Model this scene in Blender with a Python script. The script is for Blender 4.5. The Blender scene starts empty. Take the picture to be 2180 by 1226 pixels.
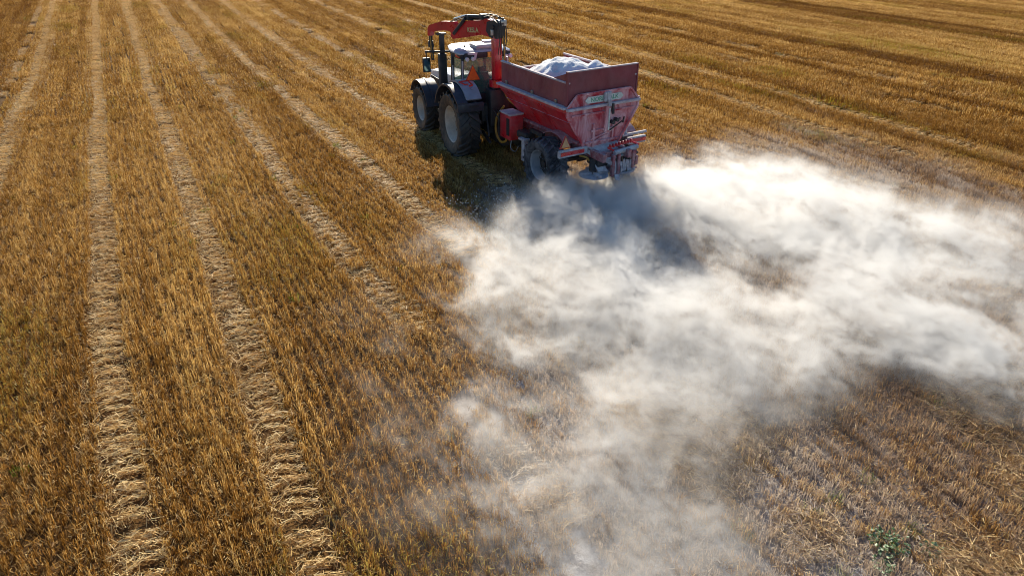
import bpy, bmesh, math, random
import numpy as np
from mathutils import Vector, Matrix
R = math.radians
random.seed(7); rng = np.random.default_rng(7)
SC = bpy.context.scene
COL = SC.collection

# ------------------------------------------------------------ camera
CAM_H = 7.0; PITCH = 29.378; YAW = 28.225
cd = bpy.data.cameras.new('camera'); cam = bpy.data.objects.new('camera', cd); COL.objects.link(cam)
cam.location = (0, 0, CAM_H); cam.rotation_euler = (R(90 - PITCH), 0, R(-YAW))
cd.lens = 24.0; cd.sensor_width = 36.0; cd.clip_start = .1; cd.clip_end = 2000
SC.camera = cam
# ------------------------------------------------------------ sky, sun, exposure
SUN_AZ = 20.0; SUN_EL = 27.0          # azimuth clockwise from +Y (rows run along +Y)
w = bpy.data.worlds.new('World'); SC.world = w; w.use_nodes = True
wn = w.node_tree; bg = wn.nodes['Background']
sky = wn.nodes.new('ShaderNodeTexSky'); sky.sky_type = 'NISHITA'; sky.sun_disc = False
sky.sun_elevation = R(SUN_EL); sky.sun_rotation = R(SUN_AZ); sky.air_density = 1.0; sky.dust_density = .1; sky.ozone_density = 3.0
hs = wn.nodes.new('ShaderNodeHueSaturation'); hs.inputs['Saturation'].default_value = 1.14; wn.links.new(sky.outputs[0], hs.inputs['Color']); wn.links.new(hs.outputs[0], bg.inputs[0]); bg.inputs[1].default_value = .078
sl = bpy.data.lights.new('sun', 'SUN'); sun = bpy.data.objects.new('sun', sl); COL.objects.link(sun)
sl.energy = 5.0; sl.angle = R(.55); sl.color = (1, .90, .74)
sd = Vector((math.sin(R(SUN_AZ)) * math.cos(R(SUN_EL)), math.cos(R(SUN_AZ)) * math.cos(R(SUN_EL)), math.sin(R(SUN_EL))))
sun.rotation_euler = sd.to_track_quat('Z', 'Y').to_euler(); sun.location = sd * 60
SC.view_settings.view_transform = 'Standard'; SC.view_settings.look = 'None'
SC.view_settings.exposure = 0.74; SC.view_settings.gamma = 1.0
SC.render.engine = 'CYCLES'
cy = SC.cycles
cy.max_bounces = 8; cy.diffuse_bounces = 3; cy.glossy_bounces = 3; cy.transmission_bounces = 6
cy.transparent_max_bounces = 12; cy.volume_bounces = 3
cy.volume_step_rate = 2.5; cy.volume_max_steps = 320
cy.use_denoising = True; cy.denoising_prefilter = 'ACCURATE'; cy.denoising_input_passes = 'RGB_ALBEDO_NORMAL'; cy.denoiser = 'OPENIMAGEDENOISE'
cy.use_adaptive_sampling = False; cy.filter_width = 1.0
cy.sample_clamp_indirect = 6

# ------------------------------------------------------------ helpers
def tag(o, label=None, cat=None, group=None, kind=None):
    if label: o['label'] = label
    if cat: o['category'] = cat
    if group: o['group'] = group
    if kind: o['kind'] = kind
    return o
def empty(name, loc, rz=0, parent=None):
    o = bpy.data.objects.new(name, None); COL.objects.link(o); o.location = loc; o.rotation_euler = (0, 0, rz)
    o.empty_display_size = .3
    if parent: o.parent = parent
    return o
class MB:
    def __init__(s): s.bm = bmesh.new(); s.mats = []; s.cur = 0
    def m(s, mat):
        if mat not in s.mats: s.mats.append(mat)
        s.cur = s.mats.index(mat); return s
    def _fin(s, n0):
        s.bm.faces.ensure_lookup_table()
        for f in s.bm.faces[n0:]: f.material_index = s.cur
        return s
    def box(s, c, d, rot=(0, 0, 0), bev=0.0, M=None):
        n0 = len(s.bm.faces)
        r = bmesh.ops.create_cube(s.bm, size=1)
        T = Matrix.Translation(c) @ Matrix.Rotation(rot[2], 4, 'Z') @ Matrix.Rotation(rot[1], 4, 'Y') @ Matrix.Rotation(rot[0], 4, 'X') @ Matrix.Diagonal((d[0], d[1], d[2], 1))
        if M is not None: T = M @ T
        bmesh.ops.transform(s.bm, matrix=T, verts=r['verts'])
        if bev > 0:
            es = list({e for v in r['verts'] for e in v.link_edges})
            bmesh.ops.bevel(s.bm, geom=es, offset=bev, segments=2, affect='EDGES', profile=.5)
        return s._fin(n0)
    def bar(s, p0, p1, wd, ht=None, bev=0.0, up=(0, 0, 1)):
        p0 = Vector(p0); p1 = Vector(p1); d = p1 - p0; L = d.length; d.normalize(); u = Vector(up)
        if abs(d.dot(u)) > .98: u = Vector((0, 1, 0))
        x = d.cross(u).normalized(); z = x.cross(d).normalized()
        M = Matrix((x, d, z)).transposed().to_4x4(); M.translation = (p0 + p1) / 2
        return s.box((0, 0, 0), (wd, L, ht or wd), bev=bev, M=M)
    def cyl(s, p0, p1, r, r2=None, n=16, cap=True):
        n0 = len(s.bm.faces); p0 = Vector(p0); p1 = Vector(p1); d = p1 - p0
        M = d.to_track_quat('Z', 'Y').to_matrix().to_4x4(); M.translation = (p0 + p1) / 2
        bmesh.ops.create_cone(s.bm, cap_ends=cap, segments=n, radius1=r, radius2=r if r2 is None else r2, depth=d.length, matrix=M)
        return s._fin(n0)
    def tube(s, pts, r, n=8, sub=4):
        n0 = len(s.bm.faces); P = [Vector(p) for p in pts]
        if sub > 1 and len(P) > 2:
            Q = []; E = [P[0] * 2 - P[1]] + P + [P[-1] * 2 - P[-2]]
            for i in range(1, len(E) - 2):
                a, b, c, d = E[i - 1:i + 3]
                for k in range(sub):
                    t = k / sub
                    Q.append(.5 * ((2 * b) + (c - a) * t + (2 * a - 5 * b + 4 * c - d) * t * t + (3 * b - a - 3 * c + d) * t ** 3))
            P = Q + [P[-1]]
        rings = []; up = Vector((0, 0, 1))
        for i, p in enumerate(P):
            d = (P[min(i + 1, len(P) - 1)] - P[max(i - 1, 0)]).normalized()
            if abs(d.dot(up)) > .95: up = Vector((0, 1, 0))
            x = d.cross(up).normalized(); y = x.cross(d).normalized(); up = y
            rings.append([s.bm.verts.new(p + (x * math.cos(a) + y * math.sin(a)) * r) for a in [k * 2 * math.pi / n for k in range(n)]])
        for a, b in zip(rings, rings[1:]):
            for k in range(n): s.bm.faces.new((a[k], a[(k + 1) % n], b[(k + 1) % n], b[k]))
        s.bm.faces.new(rings[0][::-1]); s.bm.faces.new(rings[-1])
        return s._fin(n0)
    def lathe(s, prof, c, axis='X', n=40, closed=False):   # prof: (r, a) a along the axis
        n0 = len(s.bm.faces); c = Vector(c); rings = []
        for k in range(n):
            t = k * 2 * math.pi / n
            rings.append([s.bm.verts.new(c + (Vector((a, r * math.cos(t), r * math.sin(t))) if axis == 'X' else Vector((r * math.cos(t), r * math.sin(t), a)))) for r, a in prof])
        m = len(prof)
        for k in range(n):
            A = rings[k]; B = rings[(k + 1) % n]
            for i in range(m if closed else m - 1): 
                j = (i + 1) % m
                s.bm.faces.new((A[i], A[j], B[j], B[i]))
        return s._fin(n0)
    def plate(s, poly, t, M=None):   # polygon (list of 3-D points) given thickness t along its normal
        n0 = len(s.bm.faces); P = [Vector(p) for p in poly]
        nrm = Vector((0, 0, 0))
        for i in range(len(P)): nrm += P[i].cross(P[(i + 1) % len(P)])
        nrm.normalize()
        a = [s.bm.verts.new(p + nrm * t / 2) for p in P]; b = [s.bm.verts.new(p - nrm * t / 2) for p in P]
        s.bm.faces.new(a); s.bm.faces.new(b[::-1])
        for i in range(len(P)):
            j = (i + 1) % len(P); s.bm.faces.new((a[j], a[i], b[i], b[j]))
        return s._fin(n0)
    def build(s, name, mat=None, parent=None, smooth=False, loc=None):
        bmesh.ops.recalc_face_normals(s.bm, faces=s.bm.faces)
        me = bpy.data.meshes.new(name); s.bm.to_mesh(me); s.bm.free()
        for m in (s.mats if s.mats else [mat]): me.materials.append(m)
        if smooth:
            for p in me.polygons: p.use_smooth = True
            try: me.set_sharp_from_angle(angle=R(38))
            except Exception: pass
        o = bpy.data.objects.new(name, me); COL.objects.link(o)
        if parent: o.parent = parent
        if loc: o.location = loc
        return o

# ------------------------------------------------------------ materials
def nodemat(name):
    m = bpy.data.materials.new(name); m.use_nodes = True; nt = m.node_tree
    return m, nt, nt.nodes['Principled BSDF']
def N(nt, t, **k):
    n = nt.nodes.new(t)
    for a, b in k.items(): setattr(n, a, b)
    return n
def L(nt, a, b): nt.links.new(a, b)
def mixc(nt, fac, a, b, blend='MIX'):
    n = N(nt, 'ShaderNodeMix', data_type='RGBA', blend_type=blend)
    for s, v in ((n.inputs[0], fac), (n.inputs[6], a), (n.inputs[7], b)):
        if hasattr(v, 'links'): L(nt, v, s)
        elif isinstance(v, (int, float)): s.default_value = v
        else: s.default_value = (*v, 1)
    return n.outputs[2]
def noise(nt, co, scale, det=4, rough=.55, lo=.35, hi=.65, dist=0.0):
    n = N(nt, 'ShaderNodeTexNoise'); n.inputs['Scale'].default_value = scale; n.inputs['Detail'].default_value = det
    n.inputs['Roughness'].default_value = rough; n.inputs['Distortion'].default_value = dist
    if co is not None: L(nt, co, n.inputs['Vector'])
    r = N(nt, 'ShaderNodeMapRange'); r.inputs[1].default_value = lo; r.inputs[2].default_value = hi
    L(nt, n.outputs['Fac'], r.inputs[0]); return r.outputs[0]
def painted(name, col, rough=.45, metal=0.0, dust=.0, dustcol=(.62, .60, .60), dirt=.0, dirtcol=(.05, .035, .02), scale=3.0, spec=.5, coat=0.0, up=0.0, bump=.0, streak=.0):
    m, nt, b = nodemat(name)
    tc = N(nt, 'ShaderNodeTexCoord'); co = tc.outputs['Object']
    c = mixc(nt, noise(nt, co, scale * .8, 5), tuple(x * .8 for x in col), tuple(min(1, x * 1.12) for x in col))
    if dirt:
        f = N(nt, 'ShaderNodeMath', operation='MULTIPLY'); L(nt, noise(nt, co, scale * 1.7, 8, .7, .42, .72), f.inputs[0]); f.inputs[1].default_value = dirt
        c = mixc(nt, f.outputs[0], c, dirtcol)
    if dust:
        mp = N(nt, 'ShaderNodeMapping'); mp.inputs['Scale'].default_value = (1, 1, 1 - .8 * streak); L(nt, co, mp.inputs[0])
        f = N(nt, 'ShaderNodeMath', operation='MULTIPLY'); L(nt, noise(nt, mp.outputs[0], scale * 1.3, 9, .68, .38, .68, .6), f.inputs[0]); f.inputs[1].default_value = dust
        out = f.outputs[0]
        if up:
            g = N(nt, 'ShaderNodeNewGeometry'); sx = N(nt, 'ShaderNodeSeparateXYZ'); L(nt, g.outputs['Normal'], sx.inputs[0])
            q = N(nt, 'ShaderNodeMapRange'); q.inputs[1].default_value = .25; q.inputs[2].default_value = .9; q.inputs[4].default_value = up; L(nt, sx.outputs[2], q.inputs[0])
            a = N(nt, 'ShaderNodeMath', operation='ADD', use_clamp=True); L(nt, out, a.inputs[0]); L(nt, q.outputs[0], a.inputs[1]); out = a.outputs[0]
        c = mixc(nt, out, c, dustcol)
    L(nt, c, b.inputs['Base Color'])
    rr = N(nt, 'ShaderNodeMapRange'); rr.inputs[3].default_value = max(.05, rough - .12); rr.inputs[4].default_value = min(1, rough + .25)
    L(nt, noise(nt, co, scale * 2.1, 6, .6, .3, .7), rr.inputs[0]); L(nt, rr.outputs[0], b.inputs['Roughness'])
    b.inputs['Metallic'].default_value = metal; b.inputs['Specular IOR Level'].default_value = spec; b.inputs['Coat Weight'].default_value = coat
    if bump:
        bp = N(nt, 'ShaderNodeBump'); bp.inputs['Strength'].default_value = bump; bp.inputs['Distance'].default_value = .02
        n = N(nt, 'ShaderNodeTexNoise'); n.inputs['Scale'].default_value = scale * 8; n.inputs['Detail'].default_value = 6; L(nt, co, n.inputs['Vector'])
        L(nt, n.outputs['Fac'], bp.inputs['Height']); L(nt, bp.outputs[0], b.inputs['Normal'])
    return m
M = {}
M['tyre'] = painted('tyre_rubber', (.028, .028, .031), .55, dirt=.5, dirtcol=(.11, .08, .05), bump=.3, spec=.5)
M['tyre_dusty'] = painted('dusty_tyre_rubber', (.02, .02, .024), .8, dust=.55, dustcol=(.28, .28, .31), scale=2.2, bump=.3, spec=.3)
M['rim'] = painted('rim_grey_paint', (.62, .57, .50), .4, dirt=.45, dirtcol=(.16, .11, .07), scale=3)
M['rim_center'] = painted('dirty_shaded_rim_centre', (.20, .16, .12), .5, dirt=.6, dirtcol=(.12, .08, .05), scale=4)  # brown dirt plus painted-in shade that deepens the rim dish
M['rim_dusty'] = painted('dusty_rim_paint', (.30, .31, .34), .6, dust=.5, dustcol=(.5, .5, .52), scale=4)
M['white'] = painted('white_tractor_paint', (.50, .52, .58), .28, dirt=.22, dirtcol=(.25, .22, .2), coat=.4)
M['silver'] = painted('silver_fender_paint', (.36, .37, .42), .34, metal=.25, dirt=.2, dirtcol=(.2, .17, .14), coat=.3)
M['black'] = painted('black_plastic', (.022, .022, .028), .5, dirt=.25, dirtcol=(.09, .07, .05), spec=.5)
M['navy'] = painted('dark_fender_plastic', (.03, .032, .048), .42, dirt=.3, dirtcol=(.1, .085, .08), spec=.5)
M['chassis'] = painted('black_chassis_paint', (.02, .02, .024), .6, dirt=.5, dirtcol=(.09, .06, .035))
M['crane'] = painted('red_crane_paint', (.58, .008, .022), .3, dirt=.3, dirtcol=(.12, .01, .01), coat=.5, scale=2.2)
M['red'] = painted('red_hopper_paint', (.60, .014, .026), .38, dust=.26, dustcol=(.5, .26, .28), dirt=.5, dirtcol=(.14, .01, .012), scale=1.6, up=.6, bump=.15)
M['red_rear'] = painted('lime_dusted_red_paint', (.46, .02, .035), .6, dust=.95, dustcol=(.85, .58, .61), dirt=.3, dirtcol=(.22, .01, .02), scale=2.0, up=.5, streak=.8, bump=.25)
M['board'] = painted('weathered_maroon_boards', (.22, .028, .038), .5, dust=.35, dustcol=(.33, .16, .17), dirt=.4, dirtcol=(.07, .01, .012), scale=1.3, up=.55, bump=.15, streak=.6)
M['rimedge'] = painted('lime_covered_steel_edge', (.42, .30, .32), .8, dust=.75, dustcol=(.62, .58, .6), scale=4, up=.35)
M['limed'] = painted('lime_caked_steel', (.36, .30, .32), .85, dust=.85, dustcol=(.60, .60, .62), scale=5, up=.4, bump=.6)
M['frame'] = painted('dusty_red_frame', (.30, .05, .06), .7, dust=.7, dustcol=(.45, .36, .37), scale=5, up=.5, bump=.3)
M['steel'] = painted('bare_steel', (.32, .31, .30), .35, metal=.8, dirt=.4)
M['chrome'] = painted('polished_rod', (.7, .7, .7), .15, metal=1.0)
M['yellow'] = painted('ochre_hose_rubber', (.42, .22, .035), .5, dirt=.35, dirtcol=(.15, .08, .03), scale=8)
M['hose'] = painted('black_hose_rubber', (.02, .02, .02), .45, scale=8)
M['cream'] = painted('cream_lettering', (.62, .48, .22), .5, scale=8)
M['green'] = painted('green_lettering', (.05, .30, .17), .5, dust=.3, scale=14)
M['signwhite'] = painted('pale_sign_enamel', (.62, .64, .58), .5, dust=.3, dustcol=(.5, .4, .4), scale=10)
M['plate'] = painted('yellow_plate', (.72, .38, .05), .5, scale=12)
M['plate_dark'] = painted('plate_print', (.35, .14, .02), .5, scale=12)
M['reflector'] = painted('red_reflector', (.62, .015, .02), .3, scale=10, dust=.15)
M['lampred'] = painted('tail_lamp_lens', (.70, .04, .03), .2, scale=9, coat=.5)
M['tri'] = painted('fluorescent_orange', (1.0, .12, .01), .45, scale=9)
M['tri_old'] = painted('faded_orange', (.66, .34, .15), .6, dust=.3, dustcol=(.6, .45, .33), scale=9)
M['tri_rim'] = painted('red_triangle_border', (.45, .02, .015), .35, scale=9, dirt=.2)
M['lens'] = painted('work_lamp_lens', (.75, .75, .78), .15, scale=9)
M['seat'] = painted('dark_seat_fabric', (.02, .02, .022), .9, scale=9)
M['lime'] = painted('lime_powder', (.84, .84, .84), .95, dirt=.2, dirtcol=(.66, .67, .68), scale=4, bump=.8, spec=.1)
m, nt, b = nodemat('green_cab_glass')
b.inputs['Base Color'].default_value = (.55, .85, .75, 1); b.inputs['Roughness'].default_value = .03; b.inputs['Transmission Weight'].default_value = .0
b.inputs['Alpha'].default_value = .33; b.inputs['Specular IOR Level'].default_value = .8
c = mixc(nt, noise(nt, N(nt, 'ShaderNodeTexCoord').outputs['Object'], 3, 4), (.10, .24, .19), (.18, .36, .30)); L(nt, c, b.inputs['Base Color'])
M['glass'] = m
m, nt, b = nodemat('mirror_glass'); b.inputs['Base Color'].default_value = (.25, .4, .36, 1); b.inputs['Metallic'].default_value = 1; b.inputs['Roughness'].default_value = .06
M['mirror'] = m
DUST = 1.0

# ------------------------------------------------------------ noise tools (numpy)
LAT = rng.random((48, 48, 48)).astype(np.float32)
def vnoise(x, y, z):
    xi = np.floor(x); yi = np.floor(y); zi = np.floor(z)
    fx = (x - xi).astype(np.float32); fy = (y - yi).astype(np.float32); fz = (z - zi).astype(np.float32)
    fx = fx * fx * (3 - 2 * fx); fy = fy * fy * (3 - 2 * fy); fz = fz * fz * (3 - 2 * fz)
    xi = xi.astype(np.int32) % 48; yi = yi.astype(np.int32) % 48; zi = zi.astype(np.int32) % 48
    x1 = (xi + 1) % 48; y1 = (yi + 1) % 48; z1 = (zi + 1) % 48
    a = LAT[xi, yi, zi] * (1 - fx) + LAT[x1, yi, zi] * fx; b = LAT[xi, y1, zi] * (1 - fx) + LAT[x1, y1, zi] * fx
    c = LAT[xi, yi, z1] * (1 - fx) + LAT[x1, yi, z1] * fx; d = LAT[xi, y1, z1] * (1 - fx) + LAT[x1, y1, z1] * fx
    return (a * (1 - fy) + b * fy) * (1 - fz) + (c * (1 - fy) + d * fy) * fz
def fbm(x, y, z, o=4, g=.55):
    s = 0; a = 1; t = 0
    for i in range(o):
        s = s + a * vnoise(x * 2.03 ** i + 11.3 * i, y * 2.03 ** i + 5.7 * i, z * 2.03 ** i + 3.1 * i); t += a; a *= g
    return s / t
def sstep(a, b, x):
    t = np.clip((x - a) / (b - a), 0, 1); return t * t * (3 - 2 * t)
# where the lime dust hangs over the field: puffs and gaps as (x, y, half width, half length, bearing, amount)
PUFFS= [(10.4, 13.8, 1.37, 2.1, 0.64, 1.2), (8.4, 13.0, 1.03, 1.47, 0.57, 0.7), (9.4, 15.1, 0.77, 1.11, 0.56, 0.35), (10.3, 11.7, 0.79, 2.04, 0.72, 0.7), (12.7, 13.7, 0.92, 1.38, 0.75, 1.3), (14.0, 13.1, 1.18, 1.41, 0.82, 1.5), (12.1, 11.1, 0.92, 1.39, 0.83, 1.3), (14.0, 11.1, 0.96, 1.57, 0.9, 1.3), (12.4, 9.3, 0.75, 1.37, 0.93, 1.3), (11.9, 7.8, 0.68, 1.04, 0.99, 1.3), (11.1, 6.5, 0.62, 0.87, 1.04, 1.1), (14.1, 7.9, 0.93, 1.66, 1.06, 1.2), (14.9, 9.8, 1.05, 1.36, 0.99, 1.0), (12.7, 6.3, 0.73, 1.52, 1.11, 1.1), (11.9, 5.1, 0.66, 1.29, 1.16, 1.0), (10.9, 4.1, 0.52, 0.92, 1.21, 0.9), (11.1, 5.6, 0.5, 0.89, 1.11, 0.8), (14.3, 5.8, 0.84, 1.92, 1.19, 0.5), (6.7, 11.3, 1.11, 1.24, 0.54, 0.5), (7.6, 10.3, 1.18, 1.3, 0.64, 0.65), (5.4, 10.3, 0.65, 0.94, 0.48, 0.35), (6.4, 9.0, 1.23, 0.86, 0.62, 0.5), (7.9, 8.4, 0.8, 1.08, 0.75, 0.6), (8.5, 8.1, 0.53, 0.91, 0.81, 0.6), (8.2, 7.1, 0.75, 0.64, 0.86, 0.5), (9.0, 6.3, 0.57, 0.64, 0.96, 0.45), (6.7, 7.0, 1.09, 0.83, 0.76, 0.4), (7.4, 6.0, 0.75, 0.53, 0.89, 0.35), (5.0, 7.6, 1.07, 0.78, 0.59, 0.28), (3.7, 6.7, 0.82, 0.84, 0.5, 0.17), (5.2, 5.9, 0.95, 0.74, 0.72, 0.25), (4.4, 4.9, 0.78, 0.68, 0.73, 0.22), (5.7, 5.0, 0.58, 0.69, 0.85, 0.15), (3.2, 5.2, 0.76, 0.8, 0.55, 0.17), (3.3, 4.3, 0.81, 0.42, 0.65, 0.17), (4.0, 9.0, 0.49, 1.18, 0.42, 0.18), (2.8, 11.1, 0.44, 0.36, 0.25, 0.1), (3.3, 9.8, 0.5, 0.46, 0.32, 0.12), (7.6, 3.5, 0.56, 0.51, 1.14, 0.05), (17.2, 7.4, 0.66, 0.99, 1.17, 0.2)]
GAPS= [(10.4, 9.1, 0.5, 0.51, 0.85, 1.2), (10.4, 8.4, 0.34, 0.4, 0.89, 0.8), (9.8, 5.0, 0.53, 0.52, 1.1, 1.0), (8.8, 4.8, 0.44, 0.47, 1.07, 0.8), (10.4, 6.7, 0.35, 0.37, 1.0, 0.35), (8.9, 4.0, 0.55, 0.49, 1.14, 0.8), (9.5, 3.3, 0.6, 0.48, 1.24, 0.9), (11.2, 6.1, 0.24, 0.34, 1.07, 0.6), (10.3, 10.4, 0.48, 0.58, 0.78, 0.45), (8.1, 6.1, 0.27, 0.35, 0.93, 0.3), (7.3, 4.8, 0.54, 0.68, 0.99, 0.35), (6.0, 7.6, 0.4, 0.36, 0.67, 0.2)]
def gsum(L_, X, Y):
    s = np.zeros_like(X, dtype=np.float32)
    for x, y, sx, sy, az, a in L_:
        dx = X - x; dy = Y - y; u = dx * math.cos(az) - dy * math.sin(az); v = dx * math.sin(az) + dy * math.cos(az)
        s += a * np.exp(-.5 * ((u / sx) ** 2 + (v / sy) ** 2))
    return s
def dust_tau(X, Y):
    return np.clip(gsum(PUFFS, X, Y) - gsum(GAPS, X, Y), 0, 3.2)
def lime_amount(X, Y):
    X = np.asarray(X, np.float32); Y = np.asarray(Y, np.float32)
    e = 6.0 + .40 * (Y - 13.5)                                # left edge of the spread swath
    e = np.where(Y < 11, 2.2 + .42 * (Y - 5.0), e); n = fbm(X * .9, Y * .45, X * 0 + 2.2, 4)
    s = sstep(-.9, 1.6, X - e + (n - .5) * 3.5) * sstep(18.0, 14.6, Y + (n - .5) * 4)
    s *= sstep(24, 16, X + (n - .5) * 8)
    far = sstep(4.8, 6.6, X - .25 * Y) * sstep(7.5, 5.0, Y)     # bottom right stays mostly clean
    s *= 1 - .62 * far
    return np.clip(s * (.55 + .85 * n), 0, 1)

# ------------------------------------------------------------ view wedge used only to leave out what the photo cannot show
def in_view(X, Y, mx=.16, bot=.22, top=.12):
    a = R(YAW); fw = X * math.sin(a) + Y * math.cos(a); x = X * math.cos(a) - Y * math.sin(a)
    Z = fw * math.cos(R(PITCH)) + CAM_H * math.sin(R(PITCH)); v = fw * math.sin(R(PITCH)) - CAM_H * math.cos(R(PITCH))
    ok = Z > .5; Z = np.where(ok, Z, 1)
    return ok & (np.abs(x / Z) < .75 * (1 + mx) + .5 / Z) & (v / Z > -.4218 * (1 + bot) - .3 / Z) & (v / Z < .4218 * (1 + top) + .05), Z

# ------------------------------------------------------------ straw materials
def straw_mat(name, dark, mid, pale, limey=.72, transl=.40, green=True):
    m, nt, b = nodemat(name); nt.nodes.remove(b); out = nt.nodes['Material Output']
    tone = N(nt, 'ShaderNodeAttribute', attribute_name='tone')
    tint = N(nt, 'ShaderNodeAttribute', attribute_name='tint', attribute_type='INSTANCER')
    lm = N(nt, 'ShaderNodeAttribute', attribute_name='lime', attribute_type='INSTANCER')
    gr = N(nt, 'ShaderNodeAttribute', attribute_name='green', attribute_type='INSTANCER')
    geo = N(nt, 'ShaderNodeNewGeometry')
    r = N(nt, 'ShaderNodeValToRGB'); e = r.color_ramp.elements
    e[0].position = 0; e[0].color = (*dark, 1); e[1].position = 1; e[1].color = (*pale, 1)
    q = e.new(.5); q.color = (*mid, 1)
    a = N(nt, 'ShaderNodeMath', operation='ADD'); L(nt, tone.outputs['Fac'], a.inputs[0]); L(nt, tint.outputs['Fac'], a.inputs[1])
    s = N(nt, 'ShaderNodeMath', operation='SUBTRACT', use_clamp=True); L(nt, a.outputs[0], s.inputs[0]); s.inputs[1].default_value = .5
    L(nt, s.outputs[0], r.inputs[0]); c = r.outputs[0]
    if green:
        gm = N(nt, 'ShaderNodeMath', operation='GREATER_THAN'); L(nt, tone.outputs['Fac'], gm.inputs[0]); gm.inputs[1].default_value = .62
        g2 = N(nt, 'ShaderNodeMath', operation='MULTIPLY'); L(nt, gm.outputs[0], g2.inputs[0]); L(nt, gr.outputs['Fac'], g2.inputs[1])
        c = mixc(nt, g2.outputs[0], c, (.30, .30, .02))
    lf = N(nt, 'ShaderNodeMath', operation='MULTIPLY'); L(nt, lm.outputs['Fac'], lf.inputs[0]); lf.inputs[1].default_value = limey
    c = mixc(nt, lf.outputs[0], c, (.62, .60, .58))
    d = N(nt, 'ShaderNodeBsdfPrincipled'); d.inputs['Roughness'].default_value = .55; d.inputs['Specular IOR Level'].default_value = .22; L(nt, c, d.inputs['Base Color'])
    t = N(nt, 'ShaderNodeBsdfTranslucent'); L(nt, mixc(nt, .35, c, mixc(nt, 1, c, (1, .62, .22), 'MULTIPLY')), t.inputs[0])
    x = N(nt, 'ShaderNodeMixShader'); x.inputs[0].default_value = transl; L(nt, d.outputs[0], x.inputs[1]); L(nt, t.outputs[0], x.inputs[2])
    L(nt, x.outputs[0], out.inputs['Surface']); return m
M['stubble'] = straw_mat('stubble_stems', (.12, .052, .010), (.385, .208, .042), (.82, .62, .26))
M['straw'] = straw_mat('flattened_straw', (.20, .09, .015), (.62, .39, .13), (.92, .72, .36), transl=.25, green=False)

# ------------------------------------------------------------ ground sheet
TRACKS = [(-5.25, .16, .5), (-4.3, .34, .9), (-1.68, .32, 1.0), (.52, .31, 1.0), (3.12, .34, .75), (5.35, .34, .8), (7.8, .34, .75), (10.2, .3, .5),
          (14.3, .3, .6), (17.0, .25, .3), (20.9, .36, .85), (23.5, .36, .85), (27.2, .3, .3), (30.2, .3, .35)]       # centre x, half width, strength
GX = sorted(set([-600, -300, -150, -80, -50] + [round(x, 3) for x in np.arange(-34, 90, .55)] + [round(t + d, 3) for t, h, s in TRACKS for d in (-.62, -.42, -.3, -.15, 0, .15, .3, .42, .62)] + [120, 200, 350, 700]))
GY = [-200, -60, -20, -8] + [round(y, 2) for y in np.arange(-2, 80, 1.0)] + [100, 140, 200, 320, 500, 900]
BKX = [-20, -4.3, -1.68, .52, 3.12, 5.35, 7.8, 12, 20]; BKY = [6, 10, 14, 20, 28, 40, 68]
BK = np.array([[0, 0, 0, 0, 0, 0, 0], [0, 0, 0, 0, -.05, .2, -.1], [.3, .15, .03, 0, 0, 0, 0], [.03, .07, 0, 0, -.05, -.05, 0], [.42, .4, .15, -.05, -.05, -.15, -.4], [.35, .3, .25, .15, -.1, -.3, -.3], [.6, .6, .6, .55, .1, -.2, -.3], [.3, .3, .3, .3, .1, -.1, -.2], [0, 0, 0, 0, 0, 0, 0]])
def wob(x, y):                                                # rows and tracks drift a little
    x = np.asarray(x, float); y = np.asarray(y, float)
    fx = np.clip(np.interp(x, BKX, range(len(BKX))), 0, len(BKX) - 1.001); fy = np.clip(np.interp(y, BKY, range(len(BKY))), 0, len(BKY) - 1.001)
    i = fx.astype(int); j = fy.astype(int); u = fx - i; v = fy - j; u = u * u * (3 - 2 * u); v = v * v * (3 - 2 * v)
    return (BK[i, j] * (1 - u) + BK[i + 1, j] * u) * (1 - v) + (BK[i, j + 1] * (1 - u) + BK[i + 1, j + 1] * u) * v + .035 * np.sin(y * .5 + x)
gx = np.array(GX); gy = np.array(GY); XX, YY = np.meshgrid(gx, gy)
ZZ = np.zeros_like(XX)
for t, h, s in TRACKS:
    d = np.abs(XX - t); ZZ += s * (-.035 * np.exp(-(d / .28) ** 2) + .018 * np.exp(-((d - .5) / .12) ** 2))
sh = np.where(np.abs(YY) < 90, wob(XX, YY), 0) * (np.abs(XX) < 60)
vv = np.stack([XX + sh, YY, ZZ], -1).reshape(-1, 3)
nx = len(gx); ny = len(gy)
i0 = (np.arange(ny - 1)[:, None] * nx + np.arange(nx - 1)[None]).reshape(-1)
ff = np.stack([i0, i0 + 1, i0 + nx + 1, i0 + nx], -1)
me = bpy.data.meshes.new('ground'); me.from_pydata(vv.tolist(), [], ff.tolist())
la = me.attributes.new('lime', 'FLOAT', 'POINT'); la.data.foreach_set('value', lime_amount(vv[:, 0], vv[:, 1]).astype(np.float32))
for p in me.polygons: p.use_smooth = True
m, nt, b = nodemat('field_soil'); g = N(nt, 'ShaderNodeNewGeometry'); co = g.outputs['Position']
mp = N(nt, 'ShaderNodeMapping'); mp.inputs['Scale'].default_value = (9, 3, 3); L(nt, co, mp.inputs[0])
c = mixc(nt, noise(nt, mp.outputs[0], 4, 10, .7, .35, .65), (.050, .030, .014), (.17, .085, .028))
mp2 = N(nt, 'ShaderNodeMapping'); mp2.inputs['Scale'].default_value = (3, .5, 1); L(nt, co, mp2.inputs[0])
c = mixc(nt, noise(nt, mp2.outputs[0], 1.0, 6, .6, .45, .75), c, (.20, .11, .035))
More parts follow.
